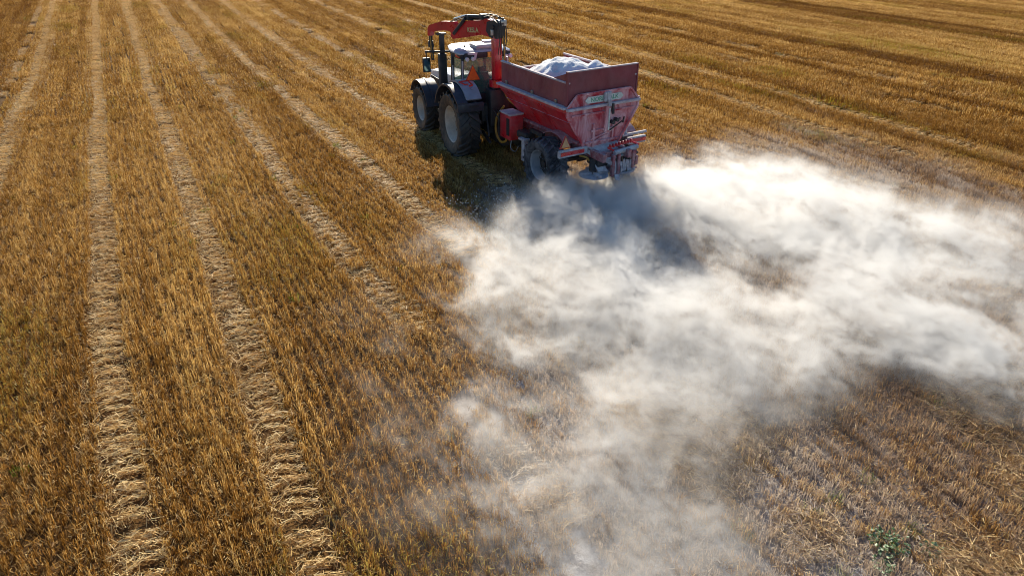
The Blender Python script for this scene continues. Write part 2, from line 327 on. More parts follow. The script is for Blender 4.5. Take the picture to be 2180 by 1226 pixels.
# beyond the built stubble the sheet itself is straw coloured
sx = N(nt, 'ShaderNodeVectorMath', operation='LENGTH'); L(nt, co, sx.inputs[0])
fr = N(nt, 'ShaderNodeMapRange'); fr.inputs[1].default_value = 78; fr.inputs[2].default_value = 96; L(nt, sx.outputs['Value'], fr.inputs[0])
c = mixc(nt, fr.outputs[0], c, mixc(nt, noise(nt, mp2.outputs[0], .4, 6), (.20, .11, .035), (.34, .21, .08)))
at = N(nt, 'ShaderNodeAttribute', attribute_name='lime')
lmul = N(nt, 'ShaderNodeMath', operation='MULTIPLY', use_clamp=True); L(nt, at.outputs['Fac'], lmul.inputs[0]); L(nt, noise(nt, co, 5, 8, .7, .25, .62), lmul.inputs[1])
c = mixc(nt, lmul.outputs[0], c, (.58, .57, .57)); L(nt, c, b.inputs['Base Color']); b.inputs['Roughness'].default_value = 1; b.inputs['Specular IOR Level'].default_value = .1
bp = N(nt, 'ShaderNodeBump'); bp.inputs['Distance'].default_value = .04; n = N(nt, 'ShaderNodeTexNoise'); n.inputs['Scale'].default_value = 22; n.inputs['Detail'].default_value = 7
L(nt, co, n.inputs['Vector']); L(nt, n.outputs['Fac'], bp.inputs['Height']); L(nt, bp.outputs[0], b.inputs['Normal'])
me.materials.append(m)
ground = bpy.data.objects.new('ground', me); COL.objects.link(ground); tag(ground, kind='structure')

# ------------------------------------------------------------ scattering: points + variant meshes in one object, instanced by geometry nodes
def blade_quads(P, D, Wd, tones, vid, bend=0.0):
    """P base, D vector, width vector Wd -> quads"""
    a = P - Wd / 2; b_ = P + Wd / 2; c_ = P + D + Wd * .38; d_ = P + D - Wd * .38
    v = np.stack([a, b_, c_, d_], 1).reshape(-1, 3)
    return v
def scatter(name, variants, pts, attrs, mat, label, cat, ri=None):
    """variants: list of (verts Nx4x3 quads, tone N); pts: dict loc, rot, scl, vid"""
    V = []; tone = []; vid = []
    for k, (q, t) in enumerate(variants):
        V.append(q.reshape(-1, 3)); tone.append(np.repeat(t, 4)); vid.append(np.full(len(q) * 4, k))
    nb = sum(len(v) for v in V)
    allv = np.concatenate(V + [pts['loc']]).astype(np.float32); npnt = len(pts['loc'])
    me = bpy.data.meshes.new(name); nf = nb // 4
    me.vertices.add(nb + npnt); me.vertices.foreach_set('co', allv.ravel())
    me.loops.add(nb); me.loops.foreach_set('vertex_index', np.arange(nb, dtype=np.int32))
    me.polygons.add(nf); me.polygons.foreach_set('loop_start', np.arange(0, nb, 4, dtype=np.int32)); me.polygons.foreach_set('loop_total', np.full(nf, 4, dtype=np.int32))
    me.update()
    def pa(nm, a, b_, ty='FLOAT'):
        at = me.attributes.new(nm, ty, 'POINT')
        at.data.foreach_set('vector' if ty == 'FLOAT_VECTOR' else 'value', np.concatenate([a, b_]).astype(np.int32 if ty == 'INT' else np.float32).ravel())
    z = np.zeros(npnt); zb = np.zeros(nb)
    pa('tone', np.concatenate(tone), z); pa('vid', np.concatenate(vid), pts['vid'], 'INT'); pa('ispoint', zb, z + 1, 'INT')
    pa('rot', np.zeros((nb, 3)), pts['rot'], 'FLOAT_VECTOR'); pa('scl', np.ones((nb, 3)), pts['scl'], 'FLOAT_VECTOR')
    for k in ('tint', 'lime', 'green'): pa(k, zb, attrs.get(k, z))
    me.materials.append(mat)
    o = bpy.data.objects.new(name, me); COL.objects.link(o)
    ng = bpy.data.node_groups.new(name + '_scatter', 'GeometryNodeTree')
    ng.interface.new_socket('Geometry', in_out='INPUT', socket_type='NodeSocketGeometry'); ng.interface.new_socket('Geometry', in_out='OUTPUT', socket_type='NodeSocketGeometry')
    gi = ng.nodes.new('NodeGroupInput'); go = ng.nodes.new('NodeGroupOutput')
    def attr(nm, ty='FLOAT'):
        a = ng.nodes.new('GeometryNodeInputNamedAttribute'); a.data_type = ty; a.inputs[0].default_value = nm; return a.outputs[0]
    def cmpi(src, k):
        c = ng.nodes.new('FunctionNodeCompare'); c.data_type = 'INT'; c.operation = 'EQUAL'; ng.links.new(src, c.inputs[2]); c.inputs[3].default_value = k; return c.outputs[0]
    sp = ng.nodes.new('GeometryNodeSeparateGeometry'); sp.domain = 'POINT'; ng.links.new(gi.outputs[0], sp.inputs[0]); ng.links.new(cmpi(attr('ispoint', 'INT'), 1), sp.inputs[1])
    jo = ng.nodes.new('GeometryNodeJoinGeometry')
    for k in reversed(range(len(variants))):
        s2 = ng.nodes.new('GeometryNodeSeparateGeometry'); s2.domain = 'POINT'; ng.links.new(sp.outputs[1], s2.inputs[0]); ng.links.new(cmpi(attr('vid', 'INT'), k), s2.inputs[1])
        g2 = ng.nodes.new('GeometryNodeGeometryToInstance'); ng.links.new(s2.outputs[0], g2.inputs[0]); ng.links.new(g2.outputs[0], jo.inputs[0])
    ip = ng.nodes.new('GeometryNodeInstanceOnPoints'); ng.links.new(sp.outputs[0], ip.inputs['Points']); ng.links.new(jo.outputs[0], ip.inputs['Instance'])
    ip.inputs['Pick Instance'].default_value = True; ng.links.new(attr('vid', 'INT'), ip.inputs['Instance Index'])
    er = ng.nodes.new('FunctionNodeEulerToRotation'); ng.links.new(attr('rot', 'FLOAT_VECTOR'), er.inputs[0]); ng.links.new(er.outputs[0], ip.inputs['Rotation'])
    ng.links.new(attr('scl', 'FLOAT_VECTOR'), ip.inputs['Scale'])
    ng.links.new(ip.outputs[0], go.inputs[0])
    md = o.modifiers.new('scatter', 'NODES'); md.node_group = ng
    tag(o, label, cat, kind='stuff'); return o

def stems(n, x0, x1, y0, y1, h0, h1, wdt, lean=.25, rr=rng, xs=None):
    P = np.stack([rr.uniform(x0, x1, n) if xs is None else xs, rr.uniform(y0, y1, n), np.full(n, -.02)], 1)
    H = rr.uniform(h0, h1, n) * (rr.random(n) < .93) + .05
    th = rr.uniform(0, 2 * np.pi, n); le = np.abs(rr.normal(0, lean, n))
    D = np.stack([np.cos(th) * np.sin(le), np.sin(th) * np.sin(le), np.cos(le)], 1) * H[:, None]
    ph = rr.normal(R(-28), .9, n); Wd = np.stack([np.cos(ph), np.sin(ph), np.zeros(n)], 1) * (wdt * rr.uniform(.7, 1.3, n))[:, None]
    q = blade_quads(P, D, Wd, None, 0).reshape(-1, 4, 3)
    t = np.clip(rr.normal(.46, .27, n), 0, 1)
    return q, t
def lying(n, x0, x1, y0, y1, z0, z1, l0, l1, wdt, ang=None, tone=(.7, .2), tilt=.25, rr=rng, pos=None):
    P = np.stack([rr.uniform(x0, x1, n), rr.uniform(y0, y1, n), rr.uniform(z0, z1, n)], 1) if pos is None else pos
    a = rr.uniform(0, np.pi * 2, n) if ang is None else ang; l = rr.uniform(l0, l1, n); tl = rr.normal(0, tilt, n)
    D = np.stack([np.cos(a) * np.cos(tl), np.sin(a) * np.cos(tl), np.sin(tl)], 1) * l[:, None]
    Wd = np.stack([-np.sin(a), np.cos(a), rr.normal(0, .6, n)], 1) * (wdt * rr.uniform(.7, 1.3, n))[:, None]
    return blade_quads(P - D / 2, D, Wd, None, 0).reshape(-1, 4, 3), np.clip(rr.normal(tone[0], tone[1], n), 0, 1)
def cat_(*a): return np.concatenate([x[0] for x in a]), np.concatenate([x[1] for x in a])

ROW = .135
near = []
for k in range(10):
    cl = rng.uniform(-.26, .26, 9)                              # plants stand in small clumps along the row
    q, t = stems(58, 0, 1, -.27, .27, .06, .15, .0065, .28, xs=rng.normal(0, .019, 58))
    ci = rng.integers(0, 9, 58); ofs = np.zeros((58, 1, 3)); ofs[:, 0, 1] = (cl[ci] + rng.normal(0, .03, 58)) - q[:, :2, 1].mean(1); q = q + ofs
    near.append(cat_((q, t), lying(44, -.08, .08, -.27, .27, .01, .12, .03, .11, .0085, tone=(.52, .30), tilt=.6), stems(34, -.07, .07, -.27, .27, .03, .12, .012, .8)))
far = []
for k in range(8):
    parts = []
    for r_ in (-1, 0, 1): parts.append(stems(85, 0, 1, -.62, .62, .07, .16, .014, .2, xs=rng.normal(r_ * ROW, .017, 85)))
    parts.append(lying(120, -.2, .2, -.62, .62, .01, .13, .06, .2, .014, tone=(.52, .27), tilt=.5)); far.append(cat_(*parts))

track_half = lambda X: None
def track_strength(X, Y):
    s = np.zeros_like(X); 
    for t, h, st in TRACKS: s = np.maximum(s, np.where(np.abs(X - t) < h * .80, st, 0) * np.where((X > 2) & (X < 4.6) & (Y < 11.5), .4, 1) * np.where((X > 4.6) & (Y < 12), 0, 1))
    return s
def band_tint(X, Y):
    """the combine's passes leave the rows a little paler or browner, in bands that run with the rows"""
    b_ = .22 * (fbm(X * .42 + 9, Y * .02, X * 0 + .7, 3) - .5) * 2 + .30 * (fbm(X * .5, Y * .16, X * 0 + 4.1, 4) - .5)
    for x0, x1, v in ((33.2, 35.4, -.34), (35.6, 44, .13), (44.3, 48.2, -.26), (48.6, 53.5, .12), (53.5, 58, -.05), (28.3, 29.2, -.25), (21.5, 23.0, -.12), (19.2, 20.4, -.14), (24.1, 25.6, -.10), (-40, -5.6, -.12)):
        b_ = b_ + v * sstep(x0 - .35, x0 + .35, X) * (1 - sstep(x1 - .35, x1 + .35, X))
    b_ = b_ + sstep(8, 12, X) * (.34 * (fbm(X * 1.7, Y * .012, X * 0 + 3.3, 3) - .5) * 2 * .6 + .07 * np.sin(X * 2.73))
    return b_
WX, WY = 9.4, 17.0
def field_attrs(X, Y):
    tint = .5 + band_tint(X, Y) + rng.normal(0, .06, len(X)) + .50 * (fbm(X * 5.1 + 3, Y * .09, X * 0 + 7.7, 2) - .5)
    gn = fbm(X * .55 + 3, Y * .22 + 8, X * 0 + 1.5, 4)
    green = sstep(.55, .74, gn) * .55
    # fresh green streaks seen beside the pale wheel lines on the right
    for x, y, sx, sy in ((22.6, 21.5, .3, 1.8), (20.0, 15.5, .35, 1.2), (24.0, 17.0, .25, 3.0), (26.5, 23.0, .8, 1.2), (37.5, 24.5, 1.5, 5.0)):
        green = np.maximum(green, 1.0 * np.exp(-((X - x) / sx) ** 2 - ((Y - y) / sy) ** 2))
    for x, y, sx, sy in ((9.4, 4.6, .8, .5), (10.9, 3.3, 1.0, .6), (7.9, 4.3, .7, .4)): tint = tint - .22 * np.exp(-((X - x) / sx) ** 2 - ((Y - y) / sy) ** 2)  # browner straw, with the shadow of the dust painted into its tint
    return dict(tint=tint, lime=np.clip(lime_amount(X, Y) * rng.uniform(.2, 1.5, len(X)), 0, 1), green=green)
def rows(dist0, dist1, dx, dy, nv, jit):
    xs = np.arange(-36, 88, dx); ys = np.arange(2, 98, dy); X, Y = np.meshgrid(xs, ys); X = X.ravel(); Y = Y.ravel() + rng.uniform(-.08, .08, X.size) * dy
    d = np.hypot(X, Y); ok, Z = in_view(X, Y); d = d + 2.2 * (fbm(X * .8, X * 0, X * 0, 2) - .5); m_ = ok & (d >= dist0) & (d < dist1)
    X = X[m_]; Y = Y[m_]; st = track_strength(X, Y); keep = rng.random(len(X)) > np.clip(st * 1.15, 0, 1) ; X = X[keep]; Y = Y[keep]
    n = len(X); loc = np.stack([X + wob(X, Y) + rng.normal(0, jit, n), Y, np.zeros(n)], 1)
    rot = np.zeros((n, 3)); rot[:, 2] = rng.integers(0, 2, n) * np.pi + rng.normal(0, .02, n)
    hz = 1.0 + .25 * (fbm(X * .8, Y * .5, X * 0 + 6, 3) - .5) * 2 + .1 * rng.normal(0, 1, n)
    hz = hz * (1 + .45 * (fbm(X * 5.1, Y * .10, X * 0 + 2.7, 2) - .5))
    hz = np.where((X > 18) & (X < 34), hz * 1.3, hz)
    thin = fbm(X * 1.3, Y * 1.1, X * 0 + 9, 3); hz = hz * np.where(thin < .34, .82, 1)
    scl = np.stack([np.ones(n), np.ones(n), hz], 1)
    return dict(loc=loc, rot=rot, scl=scl, vid=rng.integers(0, nv, n)), field_attrs(X, Y), n
SPLIT = 30
p_, a_, n1 = rows(0, SPLIT + .5, ROW, .5, 10, .018)
scatter('stubble', near, p_, a_, M['stubble'], 'golden brown cut stubble in close drilled rows in the near part of the field', 'stubble')
p_, a_, n2 = rows(SPLIT - .6, 96, ROW * 3, 1.2, 8, .03)
scatter('distant_stubble', far, p_, a_, M['stubble'], 'golden brown stubble in streaky bands farther off beyond the tractor', 'stubble')

# flattened straw on the wheel tracks, pressed into cross bars by the tyre lugs
tv = []
for k in range(8):
    n = 270; bar = rng.integers(0, 4, n); u = np.where(rng.random(n) < .66, rng.uniform(-.25, 1.08, n), rng.normal(-.2, .5, n))
    ybar = (bar - 1.5) * .22 - .10 * np.abs(u) + rng.normal(0, .026, n) + rng.normal(0, .034, 4)[bar] + rng.normal(0, .05, 4)[bar] * u
    pos = np.stack([u * .31, ybar, .02 + .10 * rng.random(n) ** .7], 1)
    bars = lying(n, 0, 0, 0, 0, 0, 0, .06, .17, .009, ang=rng.normal(0, .32, n) + np.where(rng.random(n) < .22, rng.uniform(-1.4, 1.4, n), 0) - .4 * u, tone=(.62, .24), tilt=.14, pos=pos)
    pl_ = np.stack([rng.normal(-.12, .16, 110), rng.uniform(-.44, .44, 110), .02 + .05 * rng.random(110)], 1)
    mess = lying(110, 0, 0, 0, 0, 0, 0, .05, .2, .009, tone=(.62, .25), tilt=.3, pos=pl_)
    pe = np.stack([rng.choice([-1, 1], 120) * rng.normal(.36, .07, 120), rng.uniform(-.44, .44, 120), .01 + .09 * rng.random(120)], 1)
    edge = lying(120, 0, 0, 0, 0, 0, 0, .05, .22, .009, tone=(.5, .25), tilt=.4, pos=pe)
    up = stems(70, -.42, .42, -.44, .44, .03, .11, .009, .9)
    tv.append(cat_(bars, mess, edge, up))
TL = {-5.25: 'narrow yellowish straw line at the far left edge of the field', -4.3: 'pale wheel track of flattened straw running off the left side of the picture', -1.68: 'broad pale wheel track, the leftmost that reaches the bottom of the picture',
      .52: 'broad pale wheel track with dark lug marks, second from left at the bottom', 3.12: 'pale lugged wheel track that runs into the thin edge of the lime dust', 5.35: 'pale wheel track ending at the dust just left of the trailer wheel',
      7.8: 'pale wheel track leading up from the left wheels of the tractor', 10.2: 'faint wheel track passing behind the tractor cab', 14.3: 'pale wheel track that meets the crane boom over the cab', 20.9: 'pale straw wheel track passing just above the trailer boards',
      23.5: 'pale straw wheel track second above the trailer boards', 17.0: 'faint wheel track between the crane and the upper pale lines', 27.2: 'faint straw line right of the two pale tracks at right', 30.2: 'faint straw line in the upper right field'}
for t, h, s in TRACKS:
    ys = np.arange(2, 96, .86); X = np.full(len(ys), t); Y = ys + rng.normal(0, .07, len(ys))
    ok, Z = in_view(X, Y, .18); m_ = ok & (rng.random(len(ys)) < min(1, s + .25)) & ~((t > 5) & (t < 12) & (ys < 12.5)) & ~((t == 10.2) & (ys < 24)) & ~((t == 3.12) & (ys < 11) & (rng.random(len(ys)) < .6)); X = X[m_]; Y = Y[m_]; n = len(X)
    if n == 0: continue
    loc = np.stack([X + wob(X, Y) + rng.normal(0, .03, n), Y, np.full(n, -.028 * s)], 1)
    rot = np.zeros((n, 3)); rot[:, 2] = rng.integers(0, 2, n) * np.pi * 0 + rng.normal(0, .04, n)
    fat = 1 + .012 * np.clip(Z[m_] - 14, 0, 40)
    scl = np.stack([np.full(n, h / .36) * rng.uniform(.85, 1.2, n), rng.uniform(.88, 1.2, n), fat * (.7 + .4 * s)], 1)
    at = field_attrs(X, Y); at['tint'] = .62 + rng.normal(0, .06, n) + .22 * (s - .9) + .10 * (fbm(X + 0 * Y, Y * .35, X * 0 + t, 3) - .5) * 2 + (.10 if t > 12 else 0) - .06 * sstep(30, 60, Y)
    o = scatter('straw_track', tv, dict(loc=loc, rot=rot, scl=scl, vid=rng.integers(0, 8, n)), at, M['straw'], TL.get(t), 'wheel track')
# lodged straw lying in long swirls at the bottom right, and odd pale bits between rows
lv = []
for k in range(6): lv.append(cat_(lying(110, -.4, .4, -.4, .4, .02, .12, .08, .27, .007, ang=rng.normal(2.2, .55, 110), tone=(.42, .27), tilt=.2), lying(60, -.4, .4, -.4, .4, .02, .1, .1, .3, .008, tone=(.5, .25), tilt=.2)))
n = 1000; X = rng.uniform(5.6, 13, n); Y = rng.uniform(1.2, 6.6, n); k = (fbm(X * .5 + 2, Y * .5, X * 0, 3) > .47) & (np.hypot(X - 6.9, Y - 2.9) > .75) & in_view(X, Y)[0] & (X + .5 * Y > 7.9); X = X[k]; Y = Y[k]; n = len(X)
at = field_attrs(X, Y); at['lime'] = at['lime'] * .5; at['tint'] = np.full(n, .40) + rng.normal(0, .10, n)
rot = np.zeros((n, 3)); rot[:, 2] = rng.normal(0, .5, n) + .4 * np.sin(X * 1.1 + Y)
scatter('lodged_straw', lv, dict(loc=np.stack([X, Y, np.zeros(n)], 1), rot=rot, scl=np.ones((n, 3)), vid=rng.integers(0, 6, n)), at, M['straw'], 'golden straw lying flat in swirls at the bottom right of the field', 'straw')

# scattered fresh green shoots
M['shoots'] = straw_mat('green_shoots', (.05, .09, .012), (.20, .27, .03), (.42, .45, .08), limey=.4, green=False)
gv = [cat_(stems(26, -.10, .10, -.12, .12, .05, .17, .011, .5), lying(10, -.1, .1, -.1, .1, .02, .08, .05, .12, .012, tone=(.5, .2), tilt=.5)) for k in range(4)]
GP = [(rng.uniform(-9, 34), rng.uniform(5, 60)) for k in range(260)]
for x, y, sx, sy, c_ in ((22.6, 21.3, .25, 1.4, 16), (20.2, 15.3, .3, 1.0, 14), (24.0, 17.0, .2, 2.6, 16), (26.3, 23.4, .7, .5, 8), (5.9, 3.4, .8, .5, 5), (8.3, 3.2, .9, .6, 6)):
    GP += [(x + rng.normal(0, sx), y + rng.normal(0, sy)) for k in range(c_)]
GP = np.array(GP); k = in_view(GP[:, 0], GP[:, 1])[0]; GP = GP[k]; n = len(GP)
scatter('green_shoots', gv, dict(loc=np.stack([GP[:, 0], GP[:, 1], np.zeros(n)], 1), rot=np.stack([np.zeros(n), np.zeros(n), rng.uniform(0, 6, n)], 1), scl=np.repeat(rng.uniform(.5, 1.1, n)[:, None], 3, 1), vid=rng.integers(0, 4, n)),
        dict(tint=np.full(n, .5) + rng.normal(0, .1, n), lime=lime_amount(GP[:, 0], GP[:, 1])), M['shoots'], 'small fresh green shoots dotted through the golden stubble', 'green shoots')

# ------------------------------------------------------------ wheels
def make_wheel(parent, loc, side, Rr, W, rimR, tyremat, rimmat, lugs, name='wheel'):
    """side = +1 right, -1 left; axle runs along local x"""
    hub = MB().cyl((-side * W * .42, 0, 0), (side * .02, 0, 0), rimR * .30, n=20).build(name, M['chassis'], parent, True, loc)
    hw = W / 2; sh_ = Rr * .93
    t = MB(); prof = [(rimR, -hw * .78), (rimR + (Rr - rimR) * .35, -hw * .98), (rimR + (Rr - rimR) * .7, -hw), (sh_ * .985, -hw * .88), (sh_, -hw * .5), (sh_ * 1.005, 0), (sh_, hw * .5), (sh_ * .985, hw * .88), (rimR + (Rr - rimR) * .7, hw), (rimR + (Rr - rimR) * .35, hw * .98), (rimR, hw * .78)]
    t.lathe(prof, (0, 0, 0), 'X', 56)
    for k in range(lugs):
        for s in (-1, 1):
            a = (k + (.5 if s > 0 else 0)) * 2 * math.pi / lugs
            def pt(x, da, r): 
                q = a + da; return Vector((x, -r * math.sin(q), r * math.cos(q)))
            w_ = math.pi / lugs * .42; sk = math.pi / lugs * 1.5
            vs = []
            for (x, da) in ((s * hw * 1.0, sk), (s * hw * .55, sk * .5), (-s * hw * .06, -.25 * sk)):
                r0 = sh_ * (.955 if abs(x) > hw * .9 else .985); r1 = Rr * (.965 if abs(x) > hw * .9 else 1.0)
                vs.append([t.bm.verts.new(pt(x, da - w_, r0)), t.bm.verts.new(pt(x, da - w_ * .75, r1)), t.bm.verts.new(pt(x, da + w_ * .75, r1)), t.bm.verts.new(pt(x, da + w_, r0))])
            for A, B in zip(vs, vs[1:]):
                for i in range(3): t.bm.faces.new((A[i], A[i + 1], B[i + 1], B[i]))
            t.bm.faces.new(vs[0][::-1]); t.bm.faces.new(vs[-1])
    t.build('tyre', tyremat, hub, True)
    r = MB().m(rimmat); o = side
    r.lathe([(rimR * 1.03, o * hw * .80), (rimR * 1.03, o * hw * .74), (rimR * .95, o * hw * .70), (rimR * .90, o * hw * .35), (rimR * .86, -o * hw * .20)], (0, 0, 0), 'X', 48)
    r.lathe([(rimR * 1.03, -o * hw * .80), (rimR * .92, -o * hw * .6), (rimR * .88, -o * hw * .05)], (0, 0, 0), 'X', 48)
    r.m(M['rim_center'] if rimmat is M['rim'] else M['chassis'])
    r.lathe([(rimR * .86, -o * hw * .20), (rimR * .62, -o * hw * .26), (rimR * .40, o * hw * .0), (rimR * .22, o * hw * .06), (rimR * .20, o * hw * .24), (.001, o * hw * .26)], (0, 0, 0), 'X', 48)
    for k in range(8):
        a = k * math.pi / 4; y, z = rimR * .32 * math.cos(a), rimR * .32 * math.sin(a)
        r.cyl((o * hw * .06, y, z), (o * hw * .16, y, z), .018, n=6)
    for k in range(6):
        a = k * math.pi / 3 + .3; y, z = rimR * .74 * math.cos(a), rimR * .74 * math.sin(a)
        r.cyl((-o * hw * .16, y, z), (-o * hw * .04, y, z), rimR * .07, n=10)
    r.build('rim', rimmat, hub, True)
    return hub
def text_part(name, body, size, mat, parent, Mx, ext=.004):
    cu = bpy.data.curves.new(name, 'FONT'); cu.body = body; cu.size = size; cu.extrude = ext; cu.align_x = 'CENTER'; cu.align_y = 'CENTER'; cu.offset = size * .018
    tmp = bpy.data.objects.new('tmp', cu); COL.objects.link(tmp); bpy.context.view_layer.update()
    me = bpy.data.meshes.new_from_object(tmp.evaluated_get(bpy.context.evaluated_depsgraph_get())); bpy.data.objects.remove(tmp); bpy.data.curves.remove(cu)
    me.materials.clear(); me.materials.append(mat); o = bpy.data.objects.new(name, me); COL.objects.link(o); o.parent = parent; o.matrix_local = Mx; return o
def frame_matrix(origin, xdir, zdir):
    x = Vector(xdir).normalized(); z = Vector(zdir).normalized(); y = z.cross(x).normalized(); x = y.cross(z)
    m_ = Matrix((x, y, z)).transposed().to_4x4(); m_.translation = origin; return m_

# ------------------------------------------------------------ tractor with loading crane
T = empty('tractor', (9.65, 19.37, 0), R(-3))
tag(T, 'white and grey farm tractor with dark cab, red crane over the roof, pulling the spreader', 'tractor')
for s in (-1, 1):
    make_wheel(T, (s * 1.10, 0, 1.0), s, 1.03, .70, .565, M['tyre'], M['rim'], 20)
    make_wheel(T, (s * 1.14, 3.0, .79), s, .80, .58, .42, M['tyre'], M['rim'], 18)
b = MB(); b.box((0, .2, 1.0), (.62, 1.5, .62), bev=.05).box((0, 1.9, .95), (.5, 2.4, .5), bev=.04).cyl((-1.0, 0, 1.0), (1.0, 0, 1.0), .17, n=16).box((0, 3.0, .78), (1.9, .28, .26), bev=.04).box((0, 3.9, .85), (.5, 1.3, .45), bev=.04)
b.box((-.62, 1.5, .85), (.5, 1.0, .62), bev=.07).box((.62, 1.5, .85), (.5, 1.0, .62), bev=.07).box((0, -.55, .75), (.4, .5, .5), bev=.03).box((0, -.35, 1.35), (1.1, .35, .5), bev=.03)
b.build('chassis', M['chassis'], T, True)
w_ = MB(); w_.box((0, 4.98, .85), (.95, .42, .5), bev=.06).build('front_weight', M['chassis'], T, True)
# hood
h = MB(); secs = [(1.95, .50, 2.02, .98), (2.8, .50, 1.98, .98), (3.8, .47, 1.88, .98), (4.5, .44, 1.76, .96), (4.78, .38, 1.60, 1.0)]
rings = []
for y, hx, zt, zb in secs:
    rings.append([h.bm.verts.new(p) for p in ((-hx, y, zb), (-hx * 1.02, y, zb + (zt - zb) * .65), (-hx * .86, y, zt - .06), (-hx * .5, y, zt), (hx * .5, y, zt), (hx * .86, y, zt - .06), (hx * 1.02, y, zb + (zt - zb) * .65), (hx, y, zb))])
for A, B in zip(rings, rings[1:]):
    for i in range(8): h.bm.faces.new((A[i], A[(i + 1) % 8], B[(i + 1) % 8], B[i]))
h.bm.faces.new(rings[0]); h.bm.faces.new(rings[-1][::-1])
hood = h.build('hood', M['white'], T, True)
for s in (-1, 1):
    g_ = MB(); g_.box((s * .512, 3.25, 1.42), (.03, 1.9, .42), bev=.01)
    g_.build('side_grille', M['black'], hood)
    lv_ = MB()
    for k in range(5): lv_.box((s * .535, 2.25 + .17 * k, 1.36 - .04 * k), (.02, .10, .30), rot=(R(24), 0, 0))
    lv_.build('louvre_panel', M['white'], hood)
MB().box((0, 4.80, 1.3), (.6, .05, .5), bev=.02).build('front_grille', M['black'], hood)
for s in (-1, 1): MB().box((s * .26, 4.81, 1.62), (.2, .05, .1), bev=.02).build('headlight', M['lens'], hood)
# rear fenders
def arc(yc, zc, r, a0, a1, n): return [(yc + r * math.cos(R(a0 + (a1 - a0) * k / n)), zc + r * math.sin(R(a0 + (a1 - a0) * k / n))) for k in range(n + 1)]
def band(mb, pts, x0, x1, t):
    def ring(y, z, ny, nz): return [mb.bm.verts.new(p) for p in ((x0, y, z), (x1, y, z), (x1, y - ny * t, z - nz * t), (x0, y - ny * t, z - nz * t))]
    rs = []
    for i, (y, z) in enumerate(pts):
        a = pts[max(i - 1, 0)]; c_ = pts[min(i + 1, len(pts) - 1)]; dy, dz = c_[0] - a[0], c_[1] - a[1]; l = math.hypot(dy, dz); rs.append(ring(y, z, dz / l, -dy / l))
    n0 = len(mb.bm.faces)
    for A, B in zip(rs, rs[1:]):
        for i in range(4): mb.bm.faces.new((A[i], A[(i + 1) % 4], B[(i + 1) % 4], B[i]))
    mb.bm.faces.new(rs[0]); mb.bm.faces.new(rs[-1][::-1]); mb._fin(n0)
for s in (-1, 1):
    f = MB(); P = arc(0, 1.03, 1.20, 20, 128, 14) + [(-.93, 1.86), (-.95, 1.62)]
    xa, xb = sorted((s * 1.49, s * 1.16)); band(f, P, xa, xb, .05)
    xa, xb = sorted((s * 1.16, s * .70)); band(f, arc(0, 1.03, 1.16, 20, 110, 10), xa, xb, .04)
    f.box((s * 1.06, -.91, 1.70), (.84, .10, .26), bev=.03)
    fo = f.build('rear_fender', M['navy'], T, True)
    sp_ = MB(); P2 = [(y * 1.0, z + .06) for y, z in arc(0, 1.03, 1.22, 48, 122, 10)] + [(-.86, 1.92)]
    xa, xb = sorted((s * 1.17, s * .68)); band(sp_, P2, xa, xb, .05)
    pn = sp_.build('fender_panel', M['silver'], fo, True)
    # tail lamp: a bent red light guide round a pale centre
    def fp(x, q):      # point on the panel: q 0..1 from top to rear edge
        i = q * (len(P2) - 1); k = min(int(i), len(P2) - 2); f_ = i - k; y = P2[k][0] * (1 - f_) + P2[k + 1][0] * f_; z = P2[k][1] * (1 - f_) + P2[k + 1][1] * f_; return Vector((x, y, z + .012))
    tl = MB().m(M['lampred']); xo, xi = s * 1.12, s * .84
    for (a_, b_) in ((((xo), .62), ((xi), .60)), ((xi, .60), (s * .80, .78)), ((s * .80, .78), (s * .92, .80)), ((xo, .62), (s * 1.02, .74)), ((s * 1.02, .74), (s * .92, .74))): tl.bar(fp(*a_), fp(*b_), .045, .03)
    tl.build('tail_lamp', M['lampred'], fo)
    MB().box((s * .98, -.972, 1.735), (.3, .02, .05)).build('reflector_strip', M['black'], fo)
    f = MB(); xa, xb = sorted((s * 1.44, s * .88)); band(f, arc(3.0, .80, .96, 28, 165, 14), xa, xb, .035); xa, xb = sorted((s * 1.2, s * 1.12)); band(f, arc(3.0, .80, .985, 35, 158, 12), xa, xb, .03)
    f.bar((s * .5, 3.0, 1.1), (s * .9, 3.0, 1.7), .06)
    f.build('front_fender', M['navy'], T, True)
# cab
CB = [(-.80, .42), (-.84, 1.1), (-.60, 1.86), (.60, 1.86), (.84, 1.1), (.80, .42)]; ZB, ZT = 1.30, 2.90
cf = MB()
for i, (x, y) in enumerate(CB):
    k = .985 if i in (1, 4) else .94
    cf.bar((x, y, ZB), (x * k, .42 + (y - .42) * .97 + (.02 if i in (0, 5) else 0), ZT), .085 if i in (0, 1, 4, 5) else .07, .085, bev=.015, up=(0, 1, 0))
for i in range(6):
    a, c_ = CB[i], CB[(i + 1) % 6]
    for z in (ZB, ZT - .03): cf.bar((a[0] * .97, a[1], z), (c_[0] * .97, c_[1], z), .08, .09)
cf.box((0, 1.1, 1.24), (1.62, 1.5, .12), bev=.02).box((0, .40, 1.52), (1.56, .07, .46), bev=.02)
cf.build('cab_frame', M['black'], T, True)
for i in range(6):
    a, c_ = CB[i], CB[(i + 1) % 6]; k = .955; z0 = 1.74 if i == 5 else 1.36
    MB().plate([(a[0] * .985, a[1], z0), (c_[0] * .985, c_[1], z0), (c_[0] * k, c_[1], ZT - .07), (a[0] * k, a[1], ZT - .07)], .012).build('cab_window', M['glass'], T)
MB().cyl((-.865, 1.03, 1.75), (-.85, 1.03, 2.55), .022, n=8).build('grab_rail', M['silver'], T, True)
MB().cyl((-.80, .36, 1.95), (-.77, .38, 2.78), .028, n=8).build('grab_rail', M['silver'], T, True)
